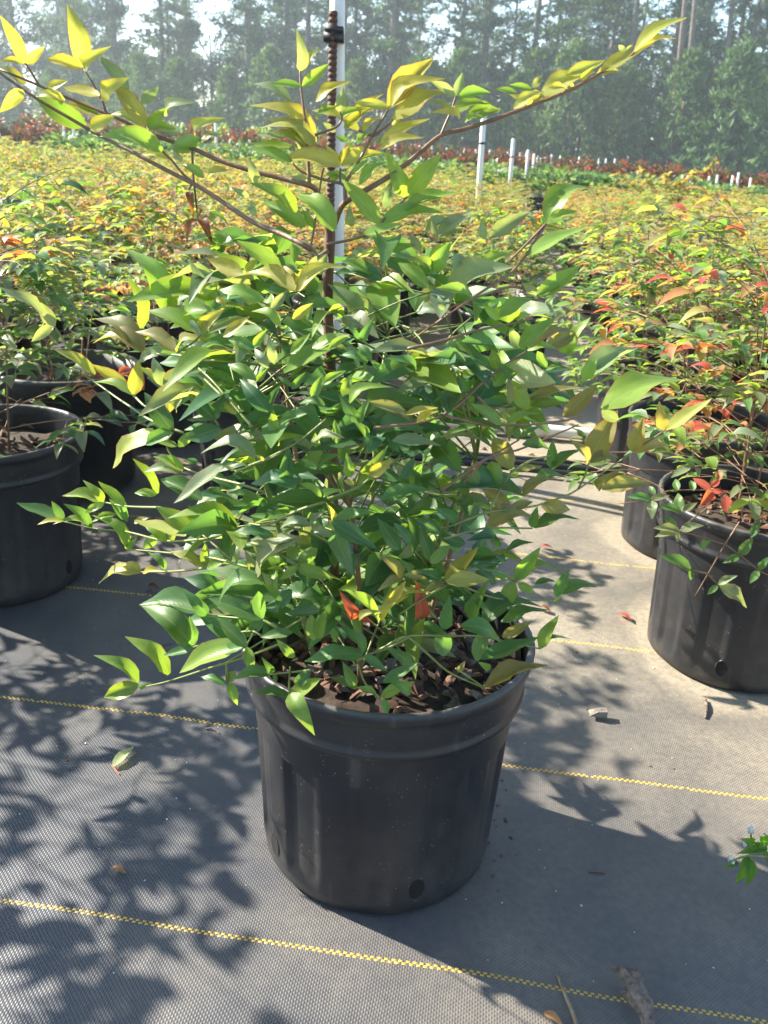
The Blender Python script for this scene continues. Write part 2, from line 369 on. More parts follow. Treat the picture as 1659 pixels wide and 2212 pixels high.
def put_leaf(parent, M, col, meshes, k, name='leaf', origin=None):
    o = link(name, meshes[k % len(meshes)], parent); A = M.copy()
    if origin is not None: A[:3, 3] -= origin
    o.matrix_local = Matrix(A.tolist()); o.color = col; return o
def add_leaf(buf, M, col, shapes, k, origin=None):
    V, F, U = shapes[k % len(shapes)]; A = M.copy()
    if origin is not None: A[:3, 3] -= origin
    buf.add(V @ A[:3, :3].T + A[:3, 3], F, U, col)

# ------------------------------------------------------------------ nursery pot
POT_R, POT_RB, POT_H = 0.141, 0.1235, 0.252
def pot_meshes():
    def flute(i, r, z, a):
        if not 0.012 < z < 0.198 or i > 9: return r
        s = math.sin(a * 11 + 0.6); k = max(-1, min(1, s * 4)); fade = min(1, (z - .012) / .02, (.2 - z) / .006)
        return r - 0.0042 * (0.5 + 0.5 * k) * max(0, fade)
    def rz(z): return POT_RB + (POT_R - .006 - POT_RB) * z / POT_H
    prof = [(0.0, 0.003), (.095, 0.001), (.1165, -.004), (.1225, 0.001), (rz(.014), .014), (rz(.032), .032), (rz(.05), .05), (rz(.10), .10), (rz(.15), .15), (rz(.19), .19), (rz(.197), .197), (rz(.20), .2005), (rz(.235), .238)]
    body = lathe(prof, 176, flute)
    R = POT_R
    rp = [(R - .0035, .199), (R - .0005, .2005), (R - .0002, .206), (R - .0022, .2085), (R - .0016, .214), (R + .0006, .232), (R + .0008, .238), (R + .0044, .2405), (R + .0052, .2445), (R + .0050, .2500), (R + .0032, .2525), (R + .0002, .2528), (R - .0022, .2505), (R - .003, .246), (R - .0075, .20), (R - .010, .16)]
    rnd = np.random.default_rng(3)
    jit = rnd.normal(0, .0004, 176)
    rim = lathe(rp, 176, lambda i, r, z, a: r + (jit[int(round(a / (2 * math.pi) * 176)) % 176] if 9 <= i <= 12 else 0) + .0007 * math.sin(2 * a + 1))
    return body, rim
(_pb, _pr) = pot_meshes()
POT_BODY = mesh_np('pot', *_pb, mat=M_POT); POT_RIM = mesh_np('rim', *_pr, mat=M_POT)
def low_pot():
    b = Buf()
    b.add(*lathe([(0, .004), (.108, .0), (POT_RB + .0, .012), (.1345, .2), (POT_R, .201), (POT_R + .001, .236), (POT_R + .005, .241), (POT_R + .005, .251), (POT_R - .002, .252), (POT_R - .007, .205)], 40,
                lambda i, r, z, a: r - (.002 if i in (2, 3) and math.sin(a * 10) > 0 else 0)))
    return b.mesh('pot', M_POT)
POT_LOW = low_pot()
def soil_mesh(seed, z=0.212):
    g = np.random.default_rng(seed); V, F = lathe([(0.001, z + .012), (.03, z + .011), (.06, z + .009), (.09, z + .005), (.115, z + .001), (.1305, z - .002)], 40)
    V[:, 2] += g.normal(0, .0022, len(V)); return mesh_np('soil', V, F, mat=M_SOIL)
SOIL = soil_mesh(1)
def hole_meshes():
    an = np.linspace(0, 2 * math.pi, 21)[:-1]
    ring, _f = [], []
    for (r, d) in ((1.08, -.002), (1.03, .0003), (.98, .0005), (.93, .0001), (.9, -.006)):
        ring.append(np.stack([np.cos(an) * .0085 * r, np.sin(an) * .0135 * r, np.full(20, d)], -1))
    V = np.concatenate(ring); F = []
    for i in range(4):
        for j in range(20):
            a, b = i * 20 + j, i * 20 + (j + 1) % 20; F += [(a, b, b + 20), (a, b + 20, a + 20)]
    rimm = mesh_np('hole_lip', V, F, mat=M_POT)
    D = np.vstack([ring[3] * (1, 1, 0) + (0, 0, .0006), [[0, 0, .0002]]]); Fd = [(j, (j + 1) % 20, 20) for j in range(20)]
    return rimm, mesh_np('drain_hole', D, Fd, mat=M_HOLE)
HOLE_LIP, HOLE = hole_meshes()
def build_pot(root, hole_angles, chips=0, seed=0, detail=True):
    g = np.random.default_rng(seed)
    p = link('pot', POT_BODY, root); link('rim', POT_RIM, p)
    for ang in hole_angles:
        r = POT_RB + (POT_R - .006 - POT_RB) * .038 / POT_H - .0002
        n = np.array([math.cos(ang), math.sin(ang), -.05]); M = leaf_matrix(n * r + [0, 0, .038], (0, 0, 1), n, 1, 1); M[:3, :3] *= 1
        for nm, me in (('drain_hole', HOLE), ('hole_lip', HOLE_LIP)):
            o = link(nm, me, p); o.matrix_local = Matrix(M.tolist())
    s = link('soil', SOIL, root)
    cm = []
    for k in range(8):
        V, F = rock(g, *(g.uniform(.008, .020), g.uniform(.004, .010), g.uniform(.0025, .005)))
        cm.append(mesh_np('bark_chip', V, F, smooth=False, mat=M_CHIP if k < 6 else M_CHIPG))
    for k in range(chips):
        a, r = g.uniform(0, 6.283), .128 * math.sqrt(g.uniform(0, 1))
        o = link('bark_chip', cm[int(g.integers(0, 8))], s); o.location = (r * math.cos(a), r * math.sin(a), .216 + .010 * (1 - r / .13) + g.uniform(0, .006))
        o.rotation_euler = (g.normal(0, .5), g.normal(0, .5), g.uniform(0, 6.28)); sc = g.uniform(.7, 1.35); o.scale = (sc, sc, sc)
    return p, s

# ------------------------------------------------------------------ the main potted shrub
PX, PY = 0.010, 0.756                     # pot centre on the ground
ORG = np.array([PX, PY, 0.0])
main = empty('potted_shrub', ORG, 'large green shrub in a black pot standing alone in the aisle on yellow-striped cloth', 'potted plant')
main_pot, main_soil = build_pot(main, (math.radians(214), math.radians(289), math.radians(20), math.radians(120)), 230, 21)
ORIG = ORG

# depth of the shrub's near surface behind a photo pixel, as a rounded bush round the stem
def lerp_tab(v, tab):
    xs, ys = zip(*tab); return float(np.interp(v, xs, ys))
HW = [(0, 640), (300, 560), (450, 520), (700, 540), (900, 560), (1050, 520), (1250, 500), (1500, 470)]
RD = [(0, .02), (300, .05), (450, .07), (560, .11), (700, .17), (850, .20), (1050, .205), (1250, .195), (1450, .178), (1600, .18)]
def off(x, y):
    t = min(1, abs(x - 770) / lerp_tab(y, HW)); return -lerp_tab(y, RD) * max(0, 1 - t * t) ** .8
def P3(x, y, o=None):
    return on_plane_y(x, y, PY + (off(x, y) if o is None else o))

CROP = {'A': (0, 0, .5), 'B': (829.5, 0, .5), 'C': (0, 474.4, .5), 'D': (829.5, 474.4, .5), 'E': (0, 948.8, .5), 'F': (829.5, 948.8, .5),
        '1': (203.3, 677.7, .2451), '2': (542.2, 677.7, .2451), '3': (881, 677.7, .2451), '4': (474.4, 1084.3, .2451), '5': (813.2, 1084.3, .2451),
        '6': (474.4, 1423.2, .4085), '7': (542.2, 101.7, .3268), '8': (1219.9, 677.7, .2647)}
def cpx(c, x, y):
    a, b, s = CROP[c]; return a + x * s, b + y * s
# measured leaflets: sheet, then base x y, tip x y, apparent width / length (percent), colour
LEAVES = {
 'A': '''108 270 5 75 33 Y|115 275 188 203 40 Y|105 275 0 265 30 Y|358 290 290 28 35 Y|355 295 205 255 33 Y|368 298 475 203 33 Y|437 425 548 335 33 Y|430 415 278 375 25 Y
 555 385 430 245 33 P|632 540 495 372 35 Y|640 555 742 462 35 L|625 545 480 500 30 Y|650 555 760 560 28 L|725 500 852 443 25 P|610 440 685 382 45 P|410 495 300 440 30 Y|390 555 495 500 35 Y
 372 545 155 425 38 L|600 600 475 555 35 P|700 655 440 595 30 L|745 650 858 592 42 L|845 580 970 512 30 Y|870 600 960 580 30 P|780 580 660 550 30 P|900 740 985 735 30 Y|110 365 0 290 30 Y
 100 390 0 480 45 Y|280 435 160 420 30 Y|735 690 610 670 26 Y|1298 305 1280 130 34 P|790 700 740 650 40 P|330 440 430 500 28 L|200 390 290 350 30 Y|880 770 790 715 30 L|1110 800 1075 680 40 P
 1075 850 1000 810 36 P|900 760 980 725 28 Y|1100 935 1085 880 50 P''',
 '7': '''325 155 450 10 30 Y|340 260 510 118 34 L|330 260 130 245 25 L|260 350 30 250 25 P|430 360 655 238 25 Y|590 425 605 265 52 P|910 405 1200 90 32 Y|930 390 1270 215 25 Y|940 480 1320 290 25 Y
 905 400 690 360 30 Y|850 640 1170 480 20 Y|850 680 1130 600 20 Y|710 550 415 420 25 Y|420 640 0 400 20 Y|430 700 100 475 20 P|420 690 60 545 20 Y|400 680 60 590 16 P|280 670 10 635 20 L|270 760 0 670 24 L
 590 790 220 740 25 Y|590 780 500 650 40 Y|595 770 650 650 50 Y|600 790 890 710 22 Y|1030 985 895 690 38 L|1045 970 1240 710 44 L|1030 1000 1355 965 18 L|850 1165 610 885 34 L|850 1180 1260 1095 20 L
 550 1215 310 970 30 L|300 1090 0 910 30 L|360 1190 100 1030 34 L|655 1190 650 1045 48 P|890 1070 920 890 40 P|1225 1255 1195 1150 48 P|1240 1240 1460 1085 25 P|1240 1260 1390 1200 30 P|1120 1350 1050 1230 40 P
 1205 1475 1310 1290 58 L|1170 1590 980 1430 35 L|1200 1480 1010 1400 30 L|1545 1270 1515 1155 48 P|1500 1470 1330 1380 30 L|1520 1480 1560 1390 48 L|300 1615 210 1450 48 Y|310 1610 370 1445 52 Y
 320 1615 640 1460 22 Y|290 1610 0 1490 25 Y|390 1480 500 1370 52 P|200 1490 0 1330 34 L|1355 325 1400 175 48 P|1350 325 1190 225 30 P|1370 335 1575 300 30 L|1330 430 1580 380 25 L|1310 425 1170 355 30 P
 1440 440 1650 420 20 L|1380 470 1200 435 30 Y|820 1080 690 1100 34 L|740 1240 1000 1170 20 L|860 1380 1090 1305 24 L|830 1500 600 1420 30 L|720 910 900 765 24 L|700 500 870 315 26 Y|620 540 830 400 26 Y
 740 560 860 470 30 Y|700 640 790 560 30 L|560 560 480 500 45 P|640 620 560 590 45 L|830 640 860 590 55 P|680 700 650 640 55 L|940 530 980 440 50 P|640 880 480 850 25 L|380 880 250 860 36 P
 520 900 640 800 30 L|660 850 780 740 24 L|450 480 420 430 50 P|330 690 260 560 28 P|440 440 570 400 30 L|600 480 760 410 28 L|1000 1090 1250 1000 22 L|420 1210 340 1060 38 L''',
 'B': '''670 430 900 310 28 Y|790 325 950 265 28 Y|940 310 1110 220 25 Y|1085 215 1300 80 22 Y|1080 225 1260 172 20 Y|1040 225 1015 195 58 P|1045 220 1075 195 58 P|640 440 545 410 40 Y|645 380 680 325 48 P
 635 385 545 365 30 L|570 400 485 385 30 L|920 320 1010 305 30 Y|560 470 690 400 28 Y|850 345 910 285 38 Y|600 470 730 410 26 Y|700 965 910 825 25 L|700 965 830 910 30 L|690 970 680 930 50 L
 620 1106 870 985 20 L|455 1030 620 920 35 P|450 1030 415 960 48 P|710 380 790 385 28 Y|350 530 440 510 24 L|400 520 500 480 24 L|180 1000 330 980 24 P|820 370 740 340 28 Y''',
 'D': '''665 325 845 205 35 L|660 325 600 275 48 P|670 330 800 275 25 L|585 550 740 430 35 L|580 555 550 475 48 P|700 545 825 490 40 O|620 565 745 560 30 L|790 575 885 425 30 L|785 575 740 525 44 L
 790 585 875 545 25 L|700 640 665 570 48 L|700 650 765 635 28 L|860 695 915 600 48 L|865 695 1095 560 24 P|865 700 1010 660 25 L|945 820 1270 690 25 L|775 850 920 720 38 O|940 825 1015 870 48 P
 885 1045 1000 830 46 O|885 1050 805 950 30 O|890 1050 1010 1030 30 O|1070 1000 1120 860 48 O|1075 1000 1225 975 34 O|1210 910 1185 790 40 O|1215 910 1410 780 25 Y|200 180 290 100 60 L|180 270 70 190 30 L
 130 155 105 50 45 P|330 150 300 220 55 P|430 200 460 170 46 L|500 420 640 345 30 L|260 390 230 330 50 P|480 560 330 530 24 G|560 680 480 610 40 G|620 820 545 690 40 L|520 800 400 790 28 G
 500 430 430 370 40 L|380 330 230 300 26 L|410 220 550 150 28 L|600 830 750 780 24 L|350 620 220 590 26 D|480 700 350 700 24 D''',
 '3': '''910 1370 770 1090 40 O|930 1385 1180 1345 25 O|1270 1365 1275 1120 38 G|1270 1370 1520 1200 26 G|970 1110 950 990 42 G|1000 1090 1150 1000 34 G|1010 1160 1250 1200 26 G|940 310 910 120 44 L|1000 290 1300 50 34 L
 1080 300 1470 170 26 O|790 490 740 300 50 L|760 640 900 440 48 L|1030 840 900 580 36 L|820 970 560 800 28 L|870 980 1150 880 22 L|850 1040 370 1060 16 G|500 680 240 780 30 D|540 700 660 510 36 G
 520 690 450 540 38 G|700 440 420 470 24 G|1080 810 1370 780 26 L|1060 760 1500 650 18 O|900 790 880 560 34 O|620 1500 530 1360 46 G|800 1530 740 1310 40 L|1000 1600 400 1530 20 D|1120 1500 1400 1450 26 G''',
 '1': '''530 1030 180 1365 22 Y|300 660 0 450 33 Y|350 710 395 415 44 Y|340 720 0 610 16 L|430 320 30 50 26 O|440 345 0 270 20 O|720 340 380 165 26 O|735 330 1070 260 20 Y|620 640 510 390 44 P|620 650 800 465 34 P
 600 640 405 470 25 L|690 1030 445 710 40 D|660 870 690 675 40 Y|730 850 870 645 30 P|690 1040 460 1150 34 G|1060 925 830 705 36 D|1065 925 1180 700 30 D|1055 930 830 930 20 D|1060 1080 1560 1110 24 P
 1040 1050 800 1030 25 G|1250 885 1105 710 38 Y|1540 860 1290 590 38 D|1545 860 1640 640 30 D|1580 1100 1580 850 38 L|740 1170 860 1050 36 L|730 1170 540 1110 30 L|1110 1010 820 1100 40 D|920 1300 800 1290 40 D
 790 1370 530 1260 30 L|780 1390 450 1400 30 P|950 1640 600 1460 34 G|1420 1270 950 1240 22 P|1500 1290 1430 1250 46 Y|1140 1340 720 1650 20 P|1240 1380 1150 1340 40 P|1450 1640 1190 1580 28 G|700 1390 640 1280 34 L
 1200 380 1440 370 24 P|1140 400 900 410 20 L|1010 380 1250 330 24 O|940 180 1110 0 30 Y|1140 200 1370 30 28 Y|930 190 840 40 38 P|1410 280 1520 140 38 L|1420 580 1190 450 34 L|1440 590 1530 480 44 L''',
 '2': '''490 880 240 990 26 G|650 810 430 800 30 G|530 1120 820 1090 22 P|1220 1130 810 1170 26 P|1250 1130 1659 1160 20 P|940 960 780 720 36 D|950 960 1050 750 34 G|1020 1080 890 930 34 G|760 1140 740 940 44 L
 870 790 1230 650 24 L|810 730 880 530 40 L|1350 860 1050 770 30 O|1360 890 1640 830 22 Y|1460 960 1650 860 26 Y|1060 410 950 260 42 G|1030 420 790 370 32 G|1150 490 1060 420 50 G|1450 500 1180 400 26 G
 210 440 150 200 36 P|350 350 520 180 30 L|540 300 860 190 26 L|350 640 240 560 34 G|360 660 480 520 36 G|540 740 630 540 40 L|640 620 830 510 32 L|970 230 1080 40 40 G|960 220 850 110 34 G|580 1340 560 1060 36 L
 575 1345 450 1280 36 L|590 1340 780 1240 28 G|870 1440 850 1230 44 L|910 1500 820 1470 50 Y|1050 1420 1250 1290 44 Y|1020 1430 1200 1170 40 L|440 1480 10 1510 26 D|1330 1460 1440 1270 40 D|1300 1470 1120 1350 40 D
 1150 1640 1530 1540 32 G|620 1610 420 1490 30 L|640 1600 800 1550 34 L|300 1480 340 1180 38 D|250 1160 470 1080 26 L|380 1100 570 1220 32 P|150 1090 200 850 40 L''',
 'E': '''275 350 80 275 25 G|275 350 225 270 40 G|275 355 165 370 22 Y|395 380 280 280 30 G|400 385 235 370 18 L|450 275 275 245 25 L|445 270 360 180 35 L|450 275 370 320 34 L|540 290 430 185 30 L|545 350 475 260 35 G
 550 355 540 265 30 G|500 325 400 355 30 L|550 470 400 335 25 L|545 475 590 430 40 L|620 470 675 420 42 L|720 440 620 365 34 L|735 445 745 375 34 L|860 400 680 295 38 L|870 400 815 290 40 L|610 575 435 620 20 Y
 610 570 525 550 30 Y|620 575 700 570 30 Y|715 560 640 490 34 G|885 545 740 490 30 Y|890 550 885 450 34 L|895 555 980 520 34 L|680 235 575 90 25 L|675 240 585 230 35 L|895 760 795 650 40 G|890 755 615 715 25 G
 830 895 615 725 34 G|835 890 815 770 34 G|830 905 710 930 30 G|1065 890 870 768 34 G|1040 895 785 1010 28 L|730 1015 550 855 30 L|595 1050 410 940 30 L|600 1060 455 1110 40 L|605 1075 650 1050 40 G
 975 1055 870 1030 30 G|985 1050 1015 1000 40 L|1130 775 910 690 34 G|1135 775 1120 660 34 G|1135 780 1065 850 40 G|1540 770 1468 660 40 R|1545 775 1612 795 34 R|1220 720 1140 630 34 L|1090 590 1290 420 24 P
 800 420 590 350 20 Y|580 360 640 340 30 Y''',
 '4': '''1400 1060 1110 790 20 L|1420 1050 1659 840 22 Y|1230 1040 1420 960 30 Y|1500 900 1640 700 36 Y|1270 1330 990 1095 30 G|1260 1340 765 1415 28 G|1275 1350 1470 1490 34 G|240 1275 0 1050 36 G|210 1280 0 1360 28 G
 460 1510 130 1555 30 G|470 1500 370 1370 38 G|480 1510 500 1590 46 G|240 1280 290 1500 38 L|660 1370 500 1220 40 L|830 1220 800 990 36 L|860 1200 940 960 34 L|680 570 990 670 36 L|690 560 850 410 36 L|680 570 540 680 40 L
 590 510 700 390 46 L|1180 450 1150 660 40 D|1010 250 1160 640 36 D|990 170 1370 410 34 D|1000 160 1340 90 26 G|460 400 210 390 24 G|480 400 720 330 26 P|470 410 550 590 40 P|330 630 220 430 42 P|560 600 420 590 30 L
 380 700 0 910 22 G|630 770 500 930 40 D|880 960 590 980 28 D|640 1150 370 1190 32 G|370 1030 20 920 34 G|370 1030 340 800 36 G|360 1050 230 1190 38 L|820 210 1010 320 38 P|800 210 540 240 28 P|800 200 930 90 28 P
 960 160 930 0 26 Y|470 300 140 270 28 D|450 730 380 620 44 P|1000 1110 1030 1240 42 G|1110 1200 1000 1100 30 D''',
 '5': '''230 650 30 460 34 O|240 660 20 780 34 O|245 650 460 700 30 O|320 600 190 500 40 G|480 540 640 380 42 L|610 710 890 410 28 Y|620 710 985 685 30 Y|600 720 415 800 30 O|470 800 0 1000 18 Y|190 880 250 700 36 Y
 370 1020 340 700 34 R|1220 690 1440 410 38 L|1230 690 1659 640 20 L|1210 700 1090 980 44 L|1250 720 1390 800 46 L|1580 830 1690 600 38 G|1400 720 1560 690 30 G|1440 1290 1610 1010 34 L|1440 1290 1700 1210 18 G
 1110 1190 1360 1060 38 O|930 1080 1440 930 26 D|1100 1060 1500 950 24 G|930 1390 1420 1200 22 G|880 1400 950 1120 38 G|600 1120 640 830 36 G|860 1080 990 710 30 G|590 1360 580 1150 56 G|960 1640 1490 1450 24 O
 750 1090 1080 1230 32 G|330 1420 90 1290 36 G|60 1590 350 1430 32 G|40 1720 330 1590 30 L|60 1730 100 1860 42 G|300 1690 100 1560 34 G|720 1500 780 1400 44 O|1000 1470 900 1410 44 L|1130 670 1000 590 36 G
 1050 720 890 590 34 D|780 370 540 300 36 D|480 510 380 220 34 D|740 420 620 390 40 G|1080 400 970 230 36 G|1060 330 800 350 30 D|1150 430 1380 360 22 G|980 220 1360 130 30 O|300 360 150 190 34 D|200 420 20 150 36 D
 560 270 350 160 34 D|700 190 520 60 32 D|940 930 830 830 34 G|760 800 450 760 28 D|560 690 340 600 34 D''',
 '6': '''375 185 500 395 44 L|370 190 190 180 30 G|380 190 530 110 34 L|270 80 80 100 28 G|275 75 220 0 38 G|720 150 590 100 30 G|715 140 650 20 38 G|850 210 1030 125 25 L|875 215 880 290 40 G|830 205 720 150 26 L
 50 130 95 240 46 L|40 120 80 60 36 L|35 130 -40 110 30 G|480 60 400 140 36 G''',
 'C': '''230 460 0 300 20 P|235 460 180 360 48 P|225 455 140 525 40 P|410 670 240 568 26 Y|610 470 555 250 27 L|700 385 545 135 28 L|730 400 715 225 27 L|870 320 815 175 34 P|880 320 945 270 36 L|1050 235 905 170 36 Y|1060 220 1110 170 48 Y
 865 490 640 400 26 L|870 480 970 390 34 Y|800 430 950 400 28 L|1265 430 1350 365 40 Y|1210 460 1090 400 28 L|950 500 1080 420 26 Y|1140 350 950 310 28 L|1170 390 1240 310 38 P|1215 215 1030 95 32 L|1380 235 1410 150 48 P|1650 260 1480 190 34 D
 1000 590 1110 585 36 P|760 590 930 530 24 Y|560 400 470 405 26 L|1100 560 990 520 34 G|1160 640 1100 560 36 P|700 560 600 620 30 P|1330 440 1350 370 34 G|1260 330 1140 300 30 G|1420 560 1500 505 34 L|1480 600 1590 610 34 G|980 360 930 340 40 Y''',
 'F': '''600 245 735 165 30 O|940 215 1140 190 34 O|925 215 1025 130 34 O|680 285 800 300 48 O|540 300 430 215 34 O|545 300 640 270 34 O|640 380 660 290 44 G|650 385 840 350 20 G|770 670 915 640 28 G|735 700 770 685 40 L'''}
DIRS = {}
lrng = random.Random(4)
TRACED = []
for c, txt in LEAVES.items():
    for it in txt.replace('\n', '|').split('|'):
        f = it.split()
        if len(f) != 6: continue
        b = cpx(c, float(f[0]), float(f[1])); t = cpx(c, float(f[2]), float(f[3])); TRACED.append((b, t, float(f[4]) / 100, f[5], c))
# weed out leaflets that two sheets recorded twice
KEEP = []
for L in TRACED:
    m = ((L[0][0] + L[1][0]) / 2, (L[0][1] + L[1][1]) / 2)
    if any(k[3] != L[4] and math.hypot(m[0] - k[0], m[1] - k[1]) < 9 for k in KEEP): continue
    KEEP.append((m[0], m[1], L[:4], L[4]))
UPV = np.array([0, 0, 1.0])
MAIN = []                                 # (apparent size, matrix, colour, variant)
for k, (mx_, my_, (b, t, w, c), _sheet) in enumerate(KEEP):
    lo = lrng.uniform(-.012, .012)
    ob = off(*b) + lo; ll = math.hypot(t[0] - b[0], t[1] - b[1]) * PY / FPX; ot = ob + max(-.4 * ll, min(.4 * ll, off(*t) - off(*b))) + ll * lrng.uniform(-.4, .25)
    p, e = P3(b[0], b[1], ob), P3(t[0], t[1], ot)
    ax = e - p; Ln = np.linalg.norm(ax); axn = ax / Ln
    tc_ = norm(CP - p); tc_ = norm(tc_ - axn * (tc_ @ axn))
    sd = norm(np.cross(axn, tc_)); true = 0.36
    a = math.acos(min(1, w / true)); 
    pick = [tc_ * math.cos(a) + sd * math.sin(a) * s for s in (1, -1)]
    n = max(pick, key=lambda v: v[2])
    if n[2] < -0.15: n = -n
    wid = Ln * max(true, w) * lrng.uniform(.95, 1.05)
    ln = Ln * 1.04
    MAIN.append((Ln, leaf_matrix(p, ax, n, ln, wid), tint(lrng, c), k, 'leaf'))
    if c == 'R': MAIN[-1] = MAIN[-1][:4] + ('red_leaf',)

# branches traced on the same sheets (x, y[, depth off the stem plane])
CROP['9'] = (1355.4, 1016.5, .2451)
def path(c, txt):
    out = []
    for it in txt.split('|'):
        f = [float(v) for v in it.split()]; x, y = cpx(c, f[0], f[1]); out.append(P3(x, y, f[2] if len(f) > 2 else None))
    return out
def branch(name, P, r0, r1, mat, n=None, sides=7):
    n = n or max(5, 4 * len(P)); Q = smooth_path(P, n); rr = np.linspace(r0, r1, n)
    V, F = tube(Q - ORIG, rr, sides); return link(name, mesh_np(name, V, F, mat=mat), main)
stem_base = np.array([PX - .045, PY, .20])
P_stem = [stem_base, P3(722, 1250, .0), P3(719, 1000, 0), P3(717, 860, 0), P3(708, 660, 0), P3(712, 540, 0), P3(713, 500, 0), P3(707, 478, 0)]
branch('stem', P_stem, .0050, .0042, M_STEM, 30, 10)
E0 = P3(707, 480, 0)
branch('branch', [E0] + path('7', '480 1050 -.01|440 960 -.02|385 915|200 865|0 815') + path('A', '940 690|830 640|680 590|560 535|460 490|310 430|170 370|0 300'), .0026, .0009, M_TWIG)
branch('branch', [P3(713, 540, 0)] + path('7', '440 1390 -.02|395 1335|210 1240|0 1150') + path('A', '890 825|700 725|560 650|430 585|300 510|180 440|60 360|-20 300'), .0024, .0009, M_TWIG)
branch('branch', [E0] + path('7', '550 1170 -.01|580 1100 -.02|625 1025|770 940|920 850|1080 730|1255 585|1420 540|1659 460') + path('B', '790 395|930 320|1050 255|1090 215'), .0026, .0009, M_TWIG)
branch('branch', path('7', '625 1025|622 920|640 870|700 780|800 590|910 410'), .0018, .0008, M_TWIG)
branch('branch', path('7', '385 915|378 750|375 600|350 420|330 260|325 150'), .0016, .0007, M_TWIG)
branch('branch', path('7', '622 920|590 890|590 800'), .0013, .0008, M_TWIG)
for c, t in (('A', '460 490|437 425|400 360|363 298'), ('A', '170 372|140 320|110 272'), ('A', '890 825|800 760|740 690|690 640|634 545'), ('7', '1255 585|1290 500|1320 430|1355 325'),
             ('7', '500 1305|655 1275|750 1245|845 1175'), ('7', '845 1175|940 1080|1030 990'), ('7', '440 1390|395 1335|410 1240|460 900|480 800'), ('7', '380 600|480 560|560 530|600 480|590 425'),
             ('7', '590 900|460 870|330 820|270 760'), ('7', '800 590|760 570|710 550'), ('7', '800 590|900 520|940 480'),
             ('B', '700 968|630 1040|560 1110|430 1230'), ('D', '700 20|570 210|410 320|250 430|120 520 -.05'), ('D', '665 325|560 290|420 330|260 390'),
             ('3', '0 310|300 240|600 150|900 90|1100 40'), ('3', '310 895|460 790|640 620|780 510|900 420|1050 330'), ('3', '310 895|480 935|640 970|1000 980|1360 945|1560 890'), ('3', '-300 1010|-60 980|150 950|310 895'),
             ('3', '600 720|730 830|900 800'), ('3', '490 1490|700 1270|1000 1190|1500 980'), ('3', '300 1560|600 1330|780 1230|980 1110'),
             ('F', '60 430 -.1|270 380|450 315|640 290|780 245|840 215|950 140|1070 60'), ('D', '1070 1000|1140 960|1215 910'), ('F', '840 215|870 150|885 100'), ('F', '450 315|500 220|550 140'), ('F', '550 140|640 90|720 70'),
             ('F', '100 850|180 920|270 1000|350 1040|435 1075'), ('F', '-120 960|0 900|100 850|300 850|400 850|560 880|672 905'), ('F', '270 620|350 640|500 690|720 695'), ('F', '260 430|430 385|640 385'),
             ('F', '570 612|480 570|330 560'), ('F', '270 630|150 700|60 760'), ('F', '435 1075|310 990'),
             ('E', '1100 560|900 510|720 490|560 475'), ('E', '1000 520|860 400'), ('E', '900 430|720 440|550 400|400 385|275 355'), ('E', '700 295|545 290|450 272'), ('E', '900 555|760 570|612 573'),
             ('E', '1230 840|1135 780|1060 775|895 760'), ('E', '1135 850|1060 830|835 898'), ('E', '1220 880|1050 945|900 990|730 1045|610 1072'), ('E', '985 1050|980 970'), ('E', '1100 830|1065 890'),
             ('4', '560 1140|370 1040|235 1030'), ('4', '540 1140|760 1010'), ('4', '0 1430|60 1415|420 1200'), ('4', '60 1415|60 1580'), ('4', '280 360|460 400|690 300'), ('4', '590 510|680 570|720 640'),
             ('4', '920 0|680 80|420 200|260 190'), ('4', '1659 1190|1480 1290|1300 1350'), ('4', '700 560|500 440|470 405'), ('6', '370 190|368 120|372 40'), ('6', '850 210|770 130|730 20'), ('6', '480 60|280 80'),
             ('1', '1250 1390|1500 1300|1659 1220'), ('2', '-20 1340|110 1290|400 1140|660 930'), ('2', '690 1630|940 1530|1070 1430'), ('1', '790 1050|500 940|350 840|200 740|30 620|-190 480'), ('1', '350 720|430 800|500 840'),
             ('1', '1600 460 -.1|1130 420|900 400|735 365|600 360|430 325'), ('1', '1290 880|900 500|830 370|800 340'), ('1', '730 340|930 190|800 50'), ('1', '1400 1000|1290 880|1060 610|920 480'), ('1', '640 690|620 640'),
             ('1', '1500 1570|1280 1500|1040 1440|780 1350|640 1170|700 1040'), ('1', '1100 990|1060 925'), ('C', '410 680|320 590|235 460|180 400')):
    P = path(c, t); red = c in 'A73BD8'
    branch('petiole', P, .0012, .0007, M_TWIG if red else M_GTWIG, max(5, 3 * len(P)), 5)
# dead sprig caught on the branch
for t in ('830 620|832 700|838 790|850 900|858 955', '838 780|815 820'): branch('dead_petiole', path('A', t), .0010, .0007, M_DEAD, 8, 5)
for (b, t, w) in (((815, 830), (835, 938), .3), ((858, 950), (812, 1042), .45), ((862, 950), (915, 1050), .36), ((858, 930), (872, 905), .5), ((815, 830), (835, 845), .5)):
    p, e = P3(*cpx('A', *b)), P3(*cpx('A', *t)); ax = e - p; Ln = np.linalg.norm(ax)
    put_leaf(main, leaf_matrix(p, ax, norm([lrng.uniform(-.6, .6), -1, .2]), Ln * 1.1, Ln * w), tint(lrng, 'B'), LEAFM, 5, 'dead_leaf', ORIG)

